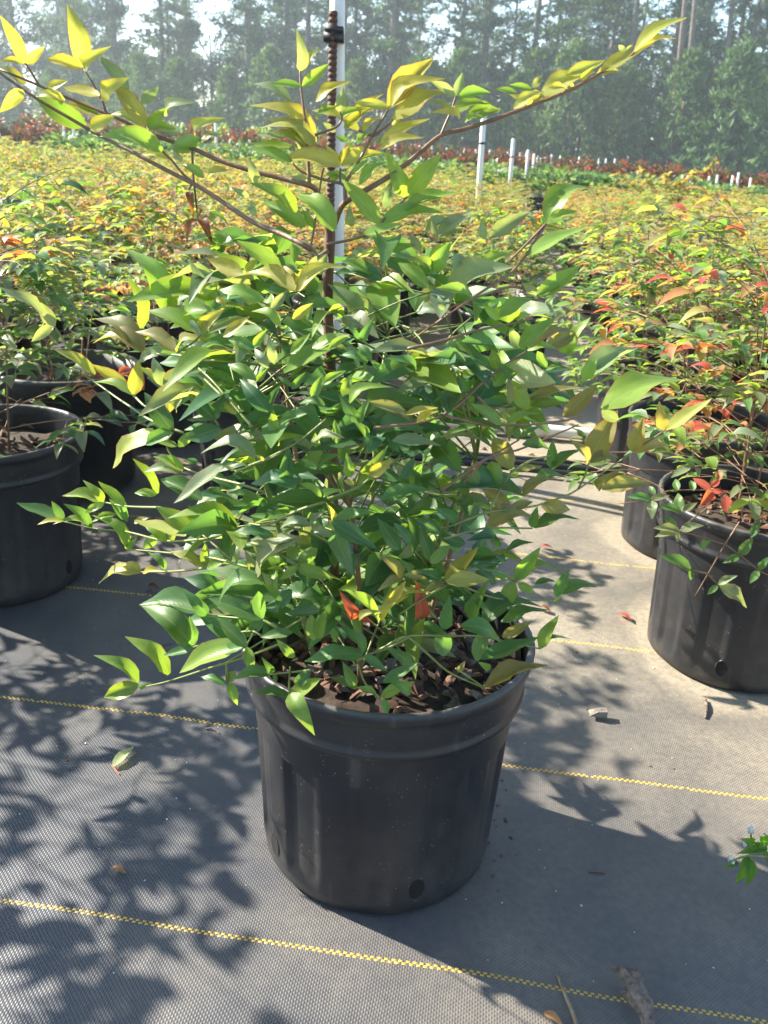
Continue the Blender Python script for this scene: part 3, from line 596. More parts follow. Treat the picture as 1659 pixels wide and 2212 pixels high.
# inner foliage: trifoliate sprays on thin green petioles round several canes
INNER = [(540, 470, 960), (620, 380, 1090), (700, 360, 1150), (800, 400, 1170), (900, 440, 1130), (1000, 450, 1080), (1100, 450, 1070), (1200, 440, 1080), (1300, 470, 1060), (1380, 540, 1000), (1440, 600, 930), (1470, 640, 880)]
irng = random.Random(8); twb = Buf(); inner = []
canes = []
for k in range(6):
    a = k * 1.05 + .4; b0 = np.array([PX + .05 * math.cos(a) - .02, PY + .05 * math.sin(a), .20]); top = np.array([PX - .03 + .12 * math.cos(a), PY + .02 + .12 * math.sin(a), .20 + irng.uniform(.22, .36)])
    pts = bez(b0, (b0 + top) / 2 + [irng.uniform(-.02, .02), irng.uniform(-.02, .02), .03], top, 9); canes.append(pts)
    branch('cane', list(pts), .0030, .0018, M_GTWIG if k % 2 else M_TWIG, 10, 6)
for k in range(235):
    y = irng.choice([irng.uniform(540, 1430), irng.uniform(640, 1380)]); xl = np.interp(y, [r[0] for r in INNER], [r[1] for r in INNER]); xr = np.interp(y, [r[0] for r in INNER], [r[2] for r in INNER])
    x = xl + (xr - xl) * irng.uniform(.02, .98); o0 = off(x, y); o = irng.uniform(o0 + .02, .17)
    p = P3(x, y, o)
    if p[2] < .245 and np.linalg.norm(p[:2] - [PX, PY]) < .15 and p[2] < .235: continue
    cn = canes[irng.randrange(6)]; q0 = cn[min(8, max(1, int((p[2] - .22) / .3 * 8)))]
    if p[2] < q0[2] - .02: q0 = cn[1]
    if k % 2 == 0:
        twb.add(*tube(bez(q0, (q0 + p) / 2 + [0, 0, .03], p, 6) - ORIG, np.linspace(.0011, .0007, 6), 4))
    out = norm((p - np.array([PX - .03, PY, p[2]])) + np.array([irng.uniform(-.08, .08), irng.uniform(-.12, .04), irng.uniform(-.02, .06)]))
    sd = norm(np.cross(UPV, out)); cls_top = y < 720
    for j, (ang, sc) in enumerate(((0, 1.1), (58, .85), (-55, .85))):
        a = math.radians(ang + irng.uniform(-14, 14)); d = out * math.cos(a) + sd * math.sin(a) + UPV * irng.uniform(-.45, .35)
        n = norm(UPV + np.array([irng.uniform(-.7, .7), irng.uniform(-.9, .4), 0])); ln = irng.uniform(.038, .066) * sc * (1.0 if y > 620 else .9)
        c = irng.choice('GGLLPD' if cls_top else 'GGDDLGP')
        inner.append((o - o0, leaf_matrix(p, d, n, ln, ln * irng.uniform(.34, .44)), tint(irng, c), irng.randrange(8)))
inner.sort(key=lambda r: r[0])
MAIN.sort(key=lambda r: -r[0])
mass = Buf()
for k, (s, M, c, v, nm) in enumerate(MAIN):
    if k < 296 or nm != 'leaf': put_leaf(main, M, c, LEAFM, v, nm, ORIG)
    else: add_leaf(mass, M, c, VAR, v, ORIG)
for s, M, c, v in inner: add_leaf(mass, M, c, VAR, v, ORIG)
tag(link('small_leaves', mass.mesh('small_leaves', M_LEAFC), main), kind='stuff')
tag(link('petioles', twb.mesh('petioles', M_GTWIG), main), kind='stuff')
print('main leaves', len(MAIN), 'inner', len(inner))

# ------------------------------------------------------------------ generated shrubs in the other pots
def gen_shrub(rng, H, R, n_comp, L, z0=.215):
    """A cluster of canes with arching compound leaves; returns leaflets and twig paths."""
    leaf, twig = [], []; canes = []
    for k in range(5):
        a = rng.uniform(0, 6.28); h = H * rng.uniform(.55, .95); rr = R * rng.uniform(.05, .35)
        b = np.array([.03 * math.cos(a), .03 * math.sin(a), z0]); t = np.array([rr * math.cos(a), rr * math.sin(a), z0 + h])
        c = bez(b, (b + t) / 2 + [0, 0, .02], t, 8); canes.append(c); twig.append((c, .0019, .0011))
    for k in range(n_comp):
        c = canes[k % 5]; f = rng.uniform(.04, 1.0) ** .8; i = min(7, int(f * 7.99)); b = c[i]; a = k * 2.4 + rng.uniform(-.5, .5)
        ln = R * rng.uniform(.65, 1.1) * (1.05 - .35 * f); el = math.radians(rng.uniform(8, 42) + 34 * (f - .45))
        d = np.array([math.cos(a) * math.cos(el), math.sin(a) * math.cos(el), math.sin(el)])
        e = b + d * ln + [0, 0, -ln * rng.uniform(.08, .38)]
        pth = bez(b, b + d * ln * .55, e, 7); twig.append((pth, .0010, .0006))
        hz = norm([d[0], d[1], 0]); sd = np.cross(UPV, hz)
        for t in (.45, .72, 1.0):
            p = pth[min(6, int(round(t * 6)))]
            for s in ((-1, 1) if t < 1 else (0,)):
                pd = norm(hz * (.6 if s else 1) + sd * s * .85 + UPV * rng.uniform(-.25, .25)); pl = ln * rng.uniform(.22, .36) * (1.15 - .4 * t) if s else ln * .16
                q = p + pd * pl; twig.append((np.array([p, p + pd * pl * .5 + [0, 0, .003], q]), .0008, .0006))
                ps = np.cross(UPV, pd)
                for (bp, an) in ((.5, 55), (.5, -55), (1, 0), (.97, 52), (.97, -52)):
                    if rng.random() < .06: continue
                    r_ = math.radians(an + rng.uniform(-12, 12)); dd = pd * math.cos(r_) + ps * math.sin(r_) + UPV * rng.uniform(-.5, .25)
                    nn = norm(UPV + np.array([rng.uniform(-.45, .45), rng.uniform(-.45, .45), 0])); l = L * rng.uniform(.7, 1.2) * (1.1 if an == 0 else .9)
                    bp_ = p + (q - p) * bp; leaf.append((bp_, leaf_matrix(bp_, dd, nn, l, l * rng.uniform(.38, .48)), (bp_[2] - z0) / H, k))
    return leaf, twig
def twig_mesh(twig, mat, name='twigs', sides=4):
    b = Buf()
    for P, r0, r1 in twig:
        P = np.asarray(P); b.add(*tube(P, np.linspace(r0, r1, len(P)), sides, False))
    return b.mesh(name, mat)
def colour_of(rng, hf, k, style):
    red = style.get('red', .05)
    if (k * 7919 % 97) / 97 < red and rng.random() < .85: return tint(rng, rng.choice('RKKb'), .2)
    y = style.get('top', .6)
    if hf > style.get('line', .62) and rng.random() < y: return tint(rng, rng.choice(style.get('topc', 'YYNLO')), .22)
    return tint(rng, rng.choice(style.get('low', 'GGLPD')), .2)
def near_shrub(pos, label, seed, H, R, n, L, style, chips=50, holes=(), cap=240):
    rng = random.Random(seed); root = empty('potted_shrub', pos, label, 'potted plant', None, 0.0)
    build_pot(root, holes, chips, seed)
    leaf, twig = gen_shrub(rng, H, R, n, L)
    link('twigs', twig_mesh(twig, M_TWIG, sides=5), root)
    def vis(r):                           # nearest and least hidden first
        w = np.array(pos) + r[0]; return np.linalg.norm(w - CP) - .6 * r[2]
    leaf.sort(key=vis); rest = Buf()
    for k, (p, M, hf, g) in enumerate(leaf):
        c = colour_of(rng, hf, g, style); v = rng.randrange(4)
        if k < cap: put_leaf(root, M, c, LEAFN, v)
        else: add_leaf(rest, M, c, VARN, v)
    if rest.n: tag(link('small_leaves', rest.mesh('small_leaves', M_LEAFC), root), kind='stuff')
    return root
rad = math.radians
near_shrub((-.635, 1.305, 0), 'grey-green shrub in a black pot at the left aisle edge, bark chips in its pot', 31, .40, .32, 48, .037, dict(top=.35, topc='PPLY', low='PDPGG', red=.05), 90, (rad(345),))
rfront = near_shrub((.548, 1.178, 0), 'shrub with red and orange leaf sprays in the pot with a round drain hole', 52, .36, .31, 48, .034, dict(top=.55, topc='LPcba', low='GPLGP', red=.22), 90, (rad(244),))
near_shrub((.600, 1.585, 0), 'green and bronze shrub in the second pot along the sandy aisle', 43, .35, .30, 46, .034, dict(top=.6, topc='LbcPL', low='GPLG', red=.08), 60, ())
near_shrub((.628, 2.02, 0), 'yellow-green shrub in the dusty pot at the end of the white pipe', 44, .34, .30, 46, .034, dict(top=.7, topc='caLb', low='GLPG', red=.10), 50, (), 150)
near_shrub((-.575, 2.10, 0), 'pale green shrub in the black pot in front of the white pipe', 45, .38, .28, 34, .040, dict(top=.6, topc='PLKY', low='PGGL', red=.16), 50, (), 150)
near_shrub((-.235, 1.62, 0), 'small shrub in the black pot half hidden behind the large shrub', 46, .20, .17, 10, .036, dict(top=.4, topc='PL', low='GPD', red=.1), 50, (), 150)
near_shrub((.335, 2.66, 0), 'shrub in the black pot beside the gap of bare cloth', 47, .34, .26, 30, .038, dict(top=.5, topc='PLYO', low='PGGL', red=.05), 30, (), 120)
near_shrub((-1.02, 1.02, 0), 'shrub in the pot standing at the end of the left bed', 48, .40, .30, 26, .045, dict(top=.5, low='GGL', red=.05), 10, (), 40)

SPRAY = '''990 745 1100 590 50 G|990 750 845 815 46 G|800 1005 965 930 36 P|810 1015 1045 1195 36 P|795 1010 705 1090 46 G|555 870 285 755 24 G|555 870 560 965 46 G|1160 870 1239 760 50 G|1160 880 1080 990 50 G|1095 580 1160 440 44 G
460 540 235 505 26 P|465 530 665 480 26 P|450 545 440 625 46 P|440 540 250 585 28 P|205 260 0 230 26 G|210 265 225 420 56 P|205 255 365 220 28 P|240 210 190 140 52 G|470 370 275 315 28 G|475 345 440 205 48 G|480 360 610 285 40 P|450 170 420 80 52 G|580 180 560 90 48 G
440 180 370 180 34 G|730 165 580 70 40 R|735 150 810 85 44 R|745 190 640 305 46 R|745 190 870 195 30 R|880 375 870 220 56 R|910 370 1020 330 40 N|800 90 800 0 52 K|1160 420 1030 410 34 K|1170 410 1239 385 48 K|1080 290 1000 300 40 K|1150 290 1239 240 48 K|850 380 810 360 48 L|430 490 330 400 44 G|640 680 735 610 50 G'''
srng = random.Random(6); RO = np.array([.548, 1.178, 0])
def sp3(x, y):
    px_, py_ = cpx('9', x, y); return on_plane_y(px_, py_, float(np.interp(y, [0, 300, 480, 560], [1.10, 1.04, 1.022, 1.015])))
for k, it in enumerate(SPRAY.replace('\n', '|').split('|')):
    f = it.split(); p, e = sp3(float(f[0]), float(f[1])), sp3(float(f[2]), float(f[3])); ax = e - p; Ln = np.linalg.norm(ax); ax = ax + norm(ax)[::-1] * 0
    w = float(f[4]) / 100; tcv = norm(CP - p); n_ = norm(tcv + UPV * (.2 if w > .4 else .9) + np.array([srng.uniform(-.3, .3), 0, 0]))
    put_leaf(rfront, leaf_matrix(p, ax, n_, Ln * 1.04, Ln * max(.42, w)), tint(srng, f[5]), LEAFM, (0, 1, 4, 6)[k % 4], 'red_leaf' if f[5] == 'R' else 'leaf', RO)
for t in ('1020 300|990 440|860 650|710 910|590 1115', '865 655|990 745|1160 880|1260 930', '710 915|800 1008', '710 910|600 885|555 870', '860 650|560 560|460 540', '700 330|520 470|460 540', '900 180|600 170|330 185|205 260|-80 290', '480 360|600 340|720 300', '0 20|240 120|330 185', '990 745|1095 580', '600 170|450 170', '735 160|900 200|1000 300'):
    Q = np.array([sp3(*[float(v) for v in q_.split()]) for q_ in t.split('|')]); V, F = tube(smooth_path(Q, 12) - RO, np.linspace(.0011, .0007, 12), 5); link('petiole', mesh_np('petiole', V, F, mat=M_TWIG), rfront)

# the bed: rows of look-alike pots
FIELD = []
for s, st in enumerate((dict(top=.85, topc='aaccb'), dict(top=.85, topc='aYcab'), dict(top=.8, topc='caYb', red=.06), dict(top=.9, topc='baabK', red=.03), dict(top=.75, topc='ccaP'), dict(top=.85, topc='abOc'))):
    rng = random.Random(100 + s); st.setdefault('line', .34); st.setdefault('low', 'GLLPGL')
    leaf, twig = gen_shrub(rng, .31 + .02 * (s % 3), .27, 40, .035); b = Buf()
    for (p, M, hf, g) in leaf: add_leaf(b, M, colour_of(rng, hf, g, st), VARF, g)
    FIELD.append((b.mesh('foliage', M_FIELD), twig_mesh(twig[:5] + twig[5::7], M_TWIG, 'stems', 3)))
skip = {(round(u, 1), round(v, 1)) for u, v in ()}
frng = random.Random(77); nfield = 0
taken = [(-.635, 1.305), (.548, 1.178), (.6, 1.585), (.628, 2.02), (-.575, 2.10), (-.235, 1.62), (.335, 2.66), (-1.02, 1.02)]
rows = [1.22, 1.63, 2.06, 2.66] + [3.08 + .415 * i for i in range(14)]
for ri, v in enumerate(rows):
    for ci in range(-16, 17):
        u = -.07 + ci * .405 if ci <= 0 else (.375 if ri < 3 else .50) + (ci - 1) * .405
        u += frng.uniform(-.025, .025); vv = v + frng.uniform(-.03, .03)
        if ri < 3 and (-1.0 < u < .3): 
            if not (ri == 1 and u < -.75) : continue
        p = uv_pt(u, vv)
        if any(math.hypot(p[0] - a, p[1] - b_) < .33 for a, b_ in taken): continue
        half = .48 * (p[1] * .95) + .35
        if abs(p[0] + .02 * p[1]) > half: continue
        if frng.random() < .03 and ri > 4: continue
        k = frng.randrange(6)
        lb_ = ('yellow-green', 'yellow', 'lime green red-flecked', 'orange tinged', 'fresh green', 'golden olive')[k] + ' shrub in a black pot ' + ('at the front of the bed' if ri < 4 else 'in the crowded middle of the bed' if ri < 10 else 'in the back rows before the glossy green strip')
        o = empty('potted_shrub', (p[0], p[1], 0), lb_.replace('lime green red-flecked', 'red-flecked'), 'potted plant', 'potted shrubs in the bed', frng.uniform(0, 6.28))
        sc = frng.uniform(.92, 1.12) * (.84 if ci in (0, 1) and ri > 2 else 1); fm, tm = FIELD[k]
        link('pot', POT_LOW, o); link('soil', SOIL, o)
        f = link('foliage', fm, o); hs = float(np.interp(u, [-4, -1, 1, 4], [.92, .84, .78, .58])) if ri > 3 else .95
        f.scale = (sc, sc, sc * hs * frng.uniform(.93, 1.07)); f.location.z = .215 * (1 - f.scale[2])
        t = tag(link('stems', tm, o), kind='stuff'); t.scale = f.scale; t.location.z = f.location.z; nfield += 1
print('field', nfield)
# taller sprig that stands above the bed on the right
def bush(seed, n, rx, rz, L, cols, z0=0.0, flat_=.0, shapes=None):
    rng = random.Random(seed); b = Buf()
    for k in range(n):
        a = rng.uniform(0, 6.28); el = math.asin(rng.uniform(-.25, 1)); rr = rng.uniform(.55, 1.0) * (1 + .18 * math.sin(3 * a + seed) + .12 * math.sin(7 * a))
        p = np.array([rx * rr * math.cos(a) * math.cos(el), rx * rr * math.sin(a) * math.cos(el), z0 + rz * (.45 + .55 * rr * math.sin(el))])
        d = norm(np.array([math.cos(a), math.sin(a), .7]) + [rng.uniform(-.8, .8), rng.uniform(-.8, .8), rng.uniform(-.6, .6)])
        n_ = norm([rng.uniform(-.6, .6), rng.uniform(-.6, .6), 1]); l = L * rng.uniform(.7, 1.3)
        add_leaf(b, leaf_matrix(p, d, n_, l, l * .55), tint(rng, rng.choice(cols), .25), VARF, k)
    return b
# strip of glossy green plants behind the bed
PAL['g'] = (.085, .165, .075); PAL['w'] = (.20, .28, .16); PAL['m'] = (.135, .042, .040); PAL['n'] = (.25, .06, .058); PAL['d'] = (.035, .075, .028); PAL['y'] = (.20, .30, .05)
GREEN = [bush(s, 420, .26, .40, .075, 'ggwgw', .22).mesh('foliage', M_FIELD) for s in (1, 2, 3)]
RED = [bush(s, 700, .42, .62, .075, 'mmdndm', .05).mesh('foliage', M_FIELD) for s in (4, 5, 6)]
LIME = [bush(s, 420, .5, .75, .10, 'yywg', .05).mesh('foliage', M_FIELD) for s in (7, 8)]
def stub_stem(z1, r=.012):
    return mesh_np('stem', *tube(np.array([[0, 0, 0], [.01, 0, z1 * .5], [0, .01, z1]]), [r, r * .9, r * .6], 5), mat=M_TRUNK)
ST = stub_stem(.3, .008); STR = stub_stem(.4)
brng = random.Random(5)
for v in (9.2, 9.75, 10.3, 10.9):
    n = int(v * 1.05 / .52)
    for i in range(-n // 2, n // 2 + 1):
        p = uv_pt(.3 + i * .52 + brng.uniform(-.08, .08), v + brng.uniform(-.08, .08))
        o = empty('glossy_plant', (p[0], p[1], 0), 'glossy bright green plant in the strip behind the yellow bed', 'potted plant', 'green plants behind the bed', brng.uniform(0, 6))
        f = link('foliage', GREEN[i % 3], o); f.scale = (1, 1, float(np.interp(i, [-9, 0, 8], [.95, .82, .62]))); link('pot', POT_LOW, o).scale = (1, 1, .8); link('stem', ST, o)
for row, v in enumerate((15.8, 16.9)):
    for i in range(-12, 13):
        u = i * .78 + .39 * row + brng.uniform(-.1, .1); p = uv_pt(u, v + brng.uniform(-.1, .1)); s = float(np.interp(u, [-8, -3, 3, 8], [1.22, 1.12, .86, .66])) * brng.uniform(.92, 1.06)
        o = empty('red_shrub', (p[0], p[1], -.02), 'dark red leaved shrub in the long red row before the forest', 'shrub', 'red shrubs in the far row', brng.uniform(0, 6))
        f = link('foliage', RED[i % 3], o); f.scale = (1, 1, s); link('stem', STR, o)
for i in range(-11, -3):
    p = uv_pt(i * 1.0 + brng.uniform(-.2, .2), 21.5 + brng.uniform(-.2, .2))
    o = empty('lime_shrub', (p[0], p[1], -.02), 'pale lime shrub behind the long red row', 'shrub', 'lime shrubs behind the red row', brng.uniform(0, 6))
    f = link('foliage', LIME[i % 2], o); f.scale = (1, 1, 1.12); link('stem', STR, o)
# the one leggy plant rising above the right of the bed
lp = on_plane_y(1440, 420, 6.6); lroot = empty('leggy_shrub', (lp[0], lp[1], 0), 'leggy bronze shrub with long bare sprays rising above the bed', 'potted plant')
link('pot', POT_LOW, lroot); lb = Buf(); tw = []; r9 = random.Random(9)
for (tx, ty) in ((1330, 378), (1385, 372), (1440, 378), (1500, 370), (1545, 350), (1470, 395)):
    e = on_plane_y(tx, ty, 6.6) - np.array([lp[0], lp[1], 0]); b0 = np.array([0, 0, .22]); pth = bez(b0, np.array([e[0] * .4, 0, .5]), e, 12); tw.append((pth, .004, .0015))
    for q_ in pth[4:]:
        for j in range(5):
            d = norm([r9.uniform(-1, 1), r9.uniform(-1, 1), r9.uniform(-.4, .6)]); add_leaf(lb, leaf_matrix(q_, d, norm([r9.uniform(-.5, .5), r9.uniform(-.5, .5), 1]), .055, .022), tint(r9, r9.choice('YNOK')), VARF, j)
link('foliage', lb.mesh('foliage', M_FIELD), lroot)
for t_ in tw: link('stem', twig_mesh([t_], M_TWIG, 'stem'), lroot)

# ------------------------------------------------------------------ irrigation pipes, posts
def pipe(name, P, r, mat, label, cat, group=None, n=12, sides=12):
    V, F = tube(smooth_path(P, n), r, sides); o = link(name, mesh_np(name, V, F, mat=mat)); return tag(o, label, cat, group)
a0, a1 = np.array([-.98, 2.44, .0]), np.array([.50, 2.215, .0]); dd = (a1 - a0)
pp = empty('water_pipe', a0 + dd * .5, 'white plastic water pipe lying along the front of the bed', 'pipe')
Bp = Buf(); P = np.array([(a0 - dd * 1.2), (a1 + dd * .9)]) + [0, 0, .015] - (a0 + dd * .5); Bp.add(*tube(smooth_path(P, 8), .0165, 14)); link('tube', Bp.mesh('tube', M_PVC), pp)
for f in (-.35, .42):
    c = dd * f + [0, 0, .015]; link('coupling', mesh_np('coupling', *tube(np.array([c - dd * .025, c + dd * .025]), .0205, 14), mat=M_PVC), pp)
for k, (v0, du) in enumerate(((2.005, 0), (1.985, .3), (1.96, -.2), (2.03, .5))):
    P = [uv_pt(-2.2 + i * .5 + du * .1, v0 + .014 * math.sin(i * 1.3 + k * 2) + .004 * k, .0075) for i in range(10)]
    pipe('drip_line', P, .0075, M_BLACK, 'thin black irrigation hose lying in the bundle beside the white pipe', 'hose', 'black hoses along the bed', 60, 8)
# riser pole with rebar stake behind the main shrub
rb = on_plane_y(729, 300, 2.04); rt_ = on_plane_y(729, -40, 2.04); rb0 = rb + (rb - rt_) * (rb[2] / (rt_[2] - rb[2])); rb0[2] = 0
pole = empty('riser_pole', rb0, 'white riser pole taped to a rusty ribbed steel stake behind the large shrub', 'pole')
top = rt_ + (rt_ - rb) * .3
link('white_tube', mesh_np('white_tube', *tube(smooth_path([np.zeros(3), top - rb0], 6), .0155, 16), mat=M_PVC), pole)
s0 = on_plane_y(716, 300, 2.005); s1 = on_plane_y(720, 24, 2.005); sb = s0 + (s0 - s1) * (s0[2] / (s1[2] - s0[2]))
Bs = Buf(); SP = smooth_path([sb, s1], 4) - rb0; Bs.add(*tube(SP, .0078, 10))
sl_ = s1 - sb; nl = int(np.linalg.norm(sl_) / .011)
for k in range(nl):
    c = sb + sl_ * (k + .5) / nl - rb0; t = norm(sl_); Bs.add(*tube(np.array([c - t * .0018 + [0, 0, -.002], c + t * .0018 + [0, 0, .002]]), .0094, 9))
link('rebar_stake', Bs.mesh('rebar_stake', M_RUST), pole)
tp = on_plane_y(722, 82, 2.02) - rb0
Bt = Buf(); Bt.add(*box(tp[0], tp[1], tp[2], .040, .046, .018)); Bt.add(*box(tp[0] + .001, tp[1] - .003, tp[2] + .014, .036, .044, .010)); link('black_tape', Bt.mesh('black_tape', M_BLACK), pole)
def post(name, x, ytop, dist, r, label, group, band=True, sink=0.0):
    t = on_plane_y(x, ytop, dist); h = max(.3, t[2]); o = empty(name, (t[0], t[1], sink), label, 'post', group)
    o.rotation_euler = (0, -.018, 0)
    link('shaft', mesh_np('shaft', *tube(np.array([[0, 0, 0], [0, 0, h * .6], [0, 0, h - r], [0, 0, h - .4 * r - sink]]), [r, r, r, r * .6], 10), mat=M_PVC), o)
    if band:
        b = Buf(); b.add(*tube(np.array([[0, 0, h * .80], [0, 0, h * .80 + .012]]), r * 1.15, 10)); b.add(*tube(np.array([[0, 0, h - r * .6], [0, 0, h + .03]]), [r * .35, r * .2], 6)); link('band', b.mesh('band', M_BLACK), o)
    return o
for x, yt, d in ((1052, 240, 5.6), (1113, 298, 8.2), (1144, 322, 10.6), (1156, 331, 13.2), (1163, 336, 15.8), (1170, 341, 18.4), (1176, 343, 21)):
    post('white_post', x, yt, d, .0165, 'white riser post in the line running back from the bed to the forest', 'white posts in the receding line', d < 9)
for x, yt, d, lb_ in ((138, 257, 14.5, 'slim white post beside a thicker one near the red row'), (160, 262, 11, 'white post standing in the green strip under the long left spray'), (468, 265, 12, 'lone white post with a dark top before the young pines'),
                      (330, 279, 17, 'small white post deep in the red row')):
    post('white_post', x, yt, d, .0165, lb_, None)
for i in range(26):
    x = 855 + i * 19 + brng.uniform(-4, 4); post('white_stake', x, 309 + (x - 855) * .073 + brng.uniform(-2, 2), 17.6, .017, 'short white stake behind the long red row', 'stakes behind the red row', False)
for x, yt in ((1488, 378), (1534, 380), (1552, 377), (1585, 378), (1598, 372), (1624, 383)):
    post('white_stake', x, yt, 14.5, .017, 'short white stake near the mown grass at the forest edge', 'stakes near the grass', False)
gv = mesh_np('grass_verge', [(11, 24, .02), (30, 22, .02), (34, 44, .02), (13, 46, .02)], [(0, 1, 2), (0, 2, 3)], mat=M_GRASS); tag(link('grass_verge', gv), 'bright strip of mown grass at the forest edge', 'grass', kind='structure')

# ------------------------------------------------------------------ forest
PAL['p'] = (.030, .075, .034); PAL['q'] = (.052, .115, .042); PAL['s'] = (.10, .18, .05)
TUFT = leaf_shape(2, 3, .1, .3, 0, 0, (.5, .6))
def needle_tuft(b, rng, p, L, cols, n=5, up=.35):
    for j in range(n):
        d = norm([rng.uniform(-1, 1), rng.uniform(-1, 1), rng.uniform(-.5, .7) + up]); l = L * rng.uniform(.6, 1.3)
        add_leaf(b, leaf_matrix(p, d, norm([rng.uniform(-1, 1), rng.uniform(-1, 1), 1]), l, l * .24), tint(rng, rng.choice(cols), .3), [TUFT], 0)
def pine(seed, H=15.0):
    rng = random.Random(seed); lean = [rng.uniform(-.3, .3), rng.uniform(-.3, .3)]
    def at(z): return np.array([lean[0] * z / H + .08 * math.sin(z * .5 + seed), lean[1] * z / H, z])
    zs = np.linspace(0, H, 9); tr = tube(np.array([at(z) for z in zs]), np.interp(zs, [0, H], [.19, .06]), 8)
    tb = Buf(); tb.add(*tr); cb = Buf(); z = 2.6 + rng.uniform(0, 2.5)
    while z < H:
        for j in range(rng.randint(1, 3)):
            a = rng.uniform(0, 6.28); ln = rng.uniform(1.0, 2.7) * (1.15 - .5 * z / H); 
            if rng.random() < .22: ln *= .5
            p0 = at(z); e = p0 + [ln * math.cos(a), ln * math.sin(a), rng.uniform(-.25, .7)]; q_ = bez(p0, (p0 + e) / 2 + [0, 0, .2], e, 5); tb.add(*tube(q_, np.linspace(.035, .012, 5), 4, False))
            for t in np.linspace(.35, 1.05, 7):
                c = p0 + (e - p0) * t
                for m in range(3): needle_tuft(cb, rng, c + np.array([rng.gauss(0, .24), rng.gauss(0, .24), rng.gauss(.05, .14)]), .34, 'ppqqs', 5)
        z += rng.uniform(.28, .62)
    return tb.mesh('trunk', M_TRUNK), cb.mesh('crown', M_TREE)
def young_pine(seed, H=4.4):
    rng = random.Random(seed); tb = Buf(); cb = Buf(); tb.add(*tube(np.array([[0, 0, 0], [.03, 0, H * .5], [0, .02, H * .97]]), [.07, .05, .015], 6))
    for k in range(520):
        z = H * rng.uniform(.0, 1) ** 1.15 * .98 ; R = 1.55 * (1 - z / H) ** .7 + .12; a = rng.uniform(0, 6.28); r = R * rng.uniform(.45, 1.08) * (1 + .2 * math.sin(3 * a + z * 2))
        needle_tuft(cb, rng, np.array([r * math.cos(a), r * math.sin(a), z]), .30, 'qqsqs', 8, .55)
    return tb.mesh('trunk', M_TRUNK), cb.mesh('crown', M_TREE)
def broadleaf(seed, H=7.5, R=2.0):
    rng = random.Random(seed); tb = Buf(); cb = Buf(); tb.add(*tube(np.array([[0, 0, 0], [.1, 0, H * .4], [0, .1, H * .85]]), [.11, .08, .03], 6))
    for k in range(26):
        z = H * rng.uniform(.15, .97); a = rng.uniform(0, 6.28); r = R * rng.uniform(.2, 1) * (1 - .45 * abs(z / H - .45)); c = np.array([r * math.cos(a), r * math.sin(a), z])
        tb.add(*tube(bez([0, 0, z * .7], [c[0] * .4, c[1] * .4, z * .85], c, 4), [.04, .03, .02, .01], 4, False)); s = rng.uniform(.5, .95); cc = rng.choice(('ppq', 'pqq', 'qqs'))
        for m in range(110):
            v = norm([rng.gauss(0, 1), rng.gauss(0, 1), rng.gauss(0, 1)]) * s * rng.uniform(.3, 1) ** .5; v[2] *= .65
            add_leaf(cb, leaf_matrix(c + v, norm([rng.uniform(-1, 1), rng.uniform(-1, 1), rng.uniform(-.7, .3)]), norm([rng.uniform(-.8, .8), rng.uniform(-.8, .8), 1]), .20, .13), tint(rng, rng.choice(cc), .3), [TUFT], 0)
    return tb.mesh('trunk', M_TRUNK), cb.mesh('crown', M_TREE)
PINES = [pine(s, 15 + s % 3) for s in range(5)]; YP = [young_pine(20 + s) for s in range(3)]; BL = [broadleaf(30 + s) for s in range(4)]
trng = random.Random(3)
def tree(name, kinds, x, y, s, label, group, sz=None):
    tm, cm = kinds[trng.randrange(len(kinds))]; o = empty(name, (x, y, -.05), label, 'tree', group, trng.uniform(0, 6.28)); o.scale = (s, s, sz or s); link('trunk', tm, o); link('crown', cm, o)
for row, (y0, n) in enumerate(((58, 17), (66, 17), (76, 17), (90, 15))):
    w = y0 * .52
    for i in range(n):
        x = -w + 2 * w * (i + .5 + trng.uniform(-.35, .35)) / n; y = y0 + trng.uniform(-3, 3) - .10 * x
        if x < -.22 * y0 and row > 0 and trng.random() < .25: continue
        tree('pine_tree', PINES, x, y, trng.uniform(.9, 1.15), 'tall bare-trunked pine in the forest edge behind the nursery', 'tall pines of the forest')
for row, (y0, n) in enumerate(((57, 18), (64, 20), (72, 20), (82, 20))):
    w = y0 * .52
    for i in range(n):
        x = -w + 2 * w * (i + .5 + trng.uniform(-.4, .4)) / n
        tree('broadleaf_tree', BL, x, y0 + trng.uniform(-3, 3) - .10 * x, trng.uniform(.75, 1.1), 'dark leafy undergrowth tree between the forest pines', 'leafy trees of the forest')
for i in range(44):
    x = -27 + 54 * ((i % 22) + .5 * (i // 22) + .25 + trng.uniform(-.3, .3)) / 22; y = 48.5 + 3.5 * (i // 22) + trng.uniform(-1.2, 1.2) - .12 * x
    s = trng.uniform(.85, 1.15) * (1.15 if x > 6 else 1.0) * (.85 if x < -8 else 1)
    tree('young_pine', YP, x, y, s, 'bushy young pine at the foot of the tall forest', 'young pines before the forest', s)
for i, (px, d) in enumerate(((1478, 47), (1500, 47.5), (1580, 52), (1375, 54))):
    b = on_plane_y(px - 30, 330, d); q_ = [np.array([b[0], b[1], 0])] + [on_plane_y(px - 30 + 55 * t, 330 - 560 * t, d) for t in (.25, .6, 1)]
    o = empty('pine_tree', q_[0], 'leaning pale pine trunk standing clear of the young pines', 'tree', 'clear leaning pine trunks'); V, F = tube(smooth_path(q_, 8) - q_[0], np.linspace(.17, .10, 8), 8); link('trunk', mesh_np('trunk', V, F, mat=M_TRUNK), o)
    cb = Buf(); r5 = random.Random(i)
    for m in range(160): needle_tuft(cb, r5, q_[-1] - q_[0] + np.array([r5.gauss(0, 1.3), r5.gauss(0, 1.3), r5.uniform(-1.5, 3)]), .34, 'ppqs', 5)
    link('crown', cb.mesh('crown', M_TREE), o)

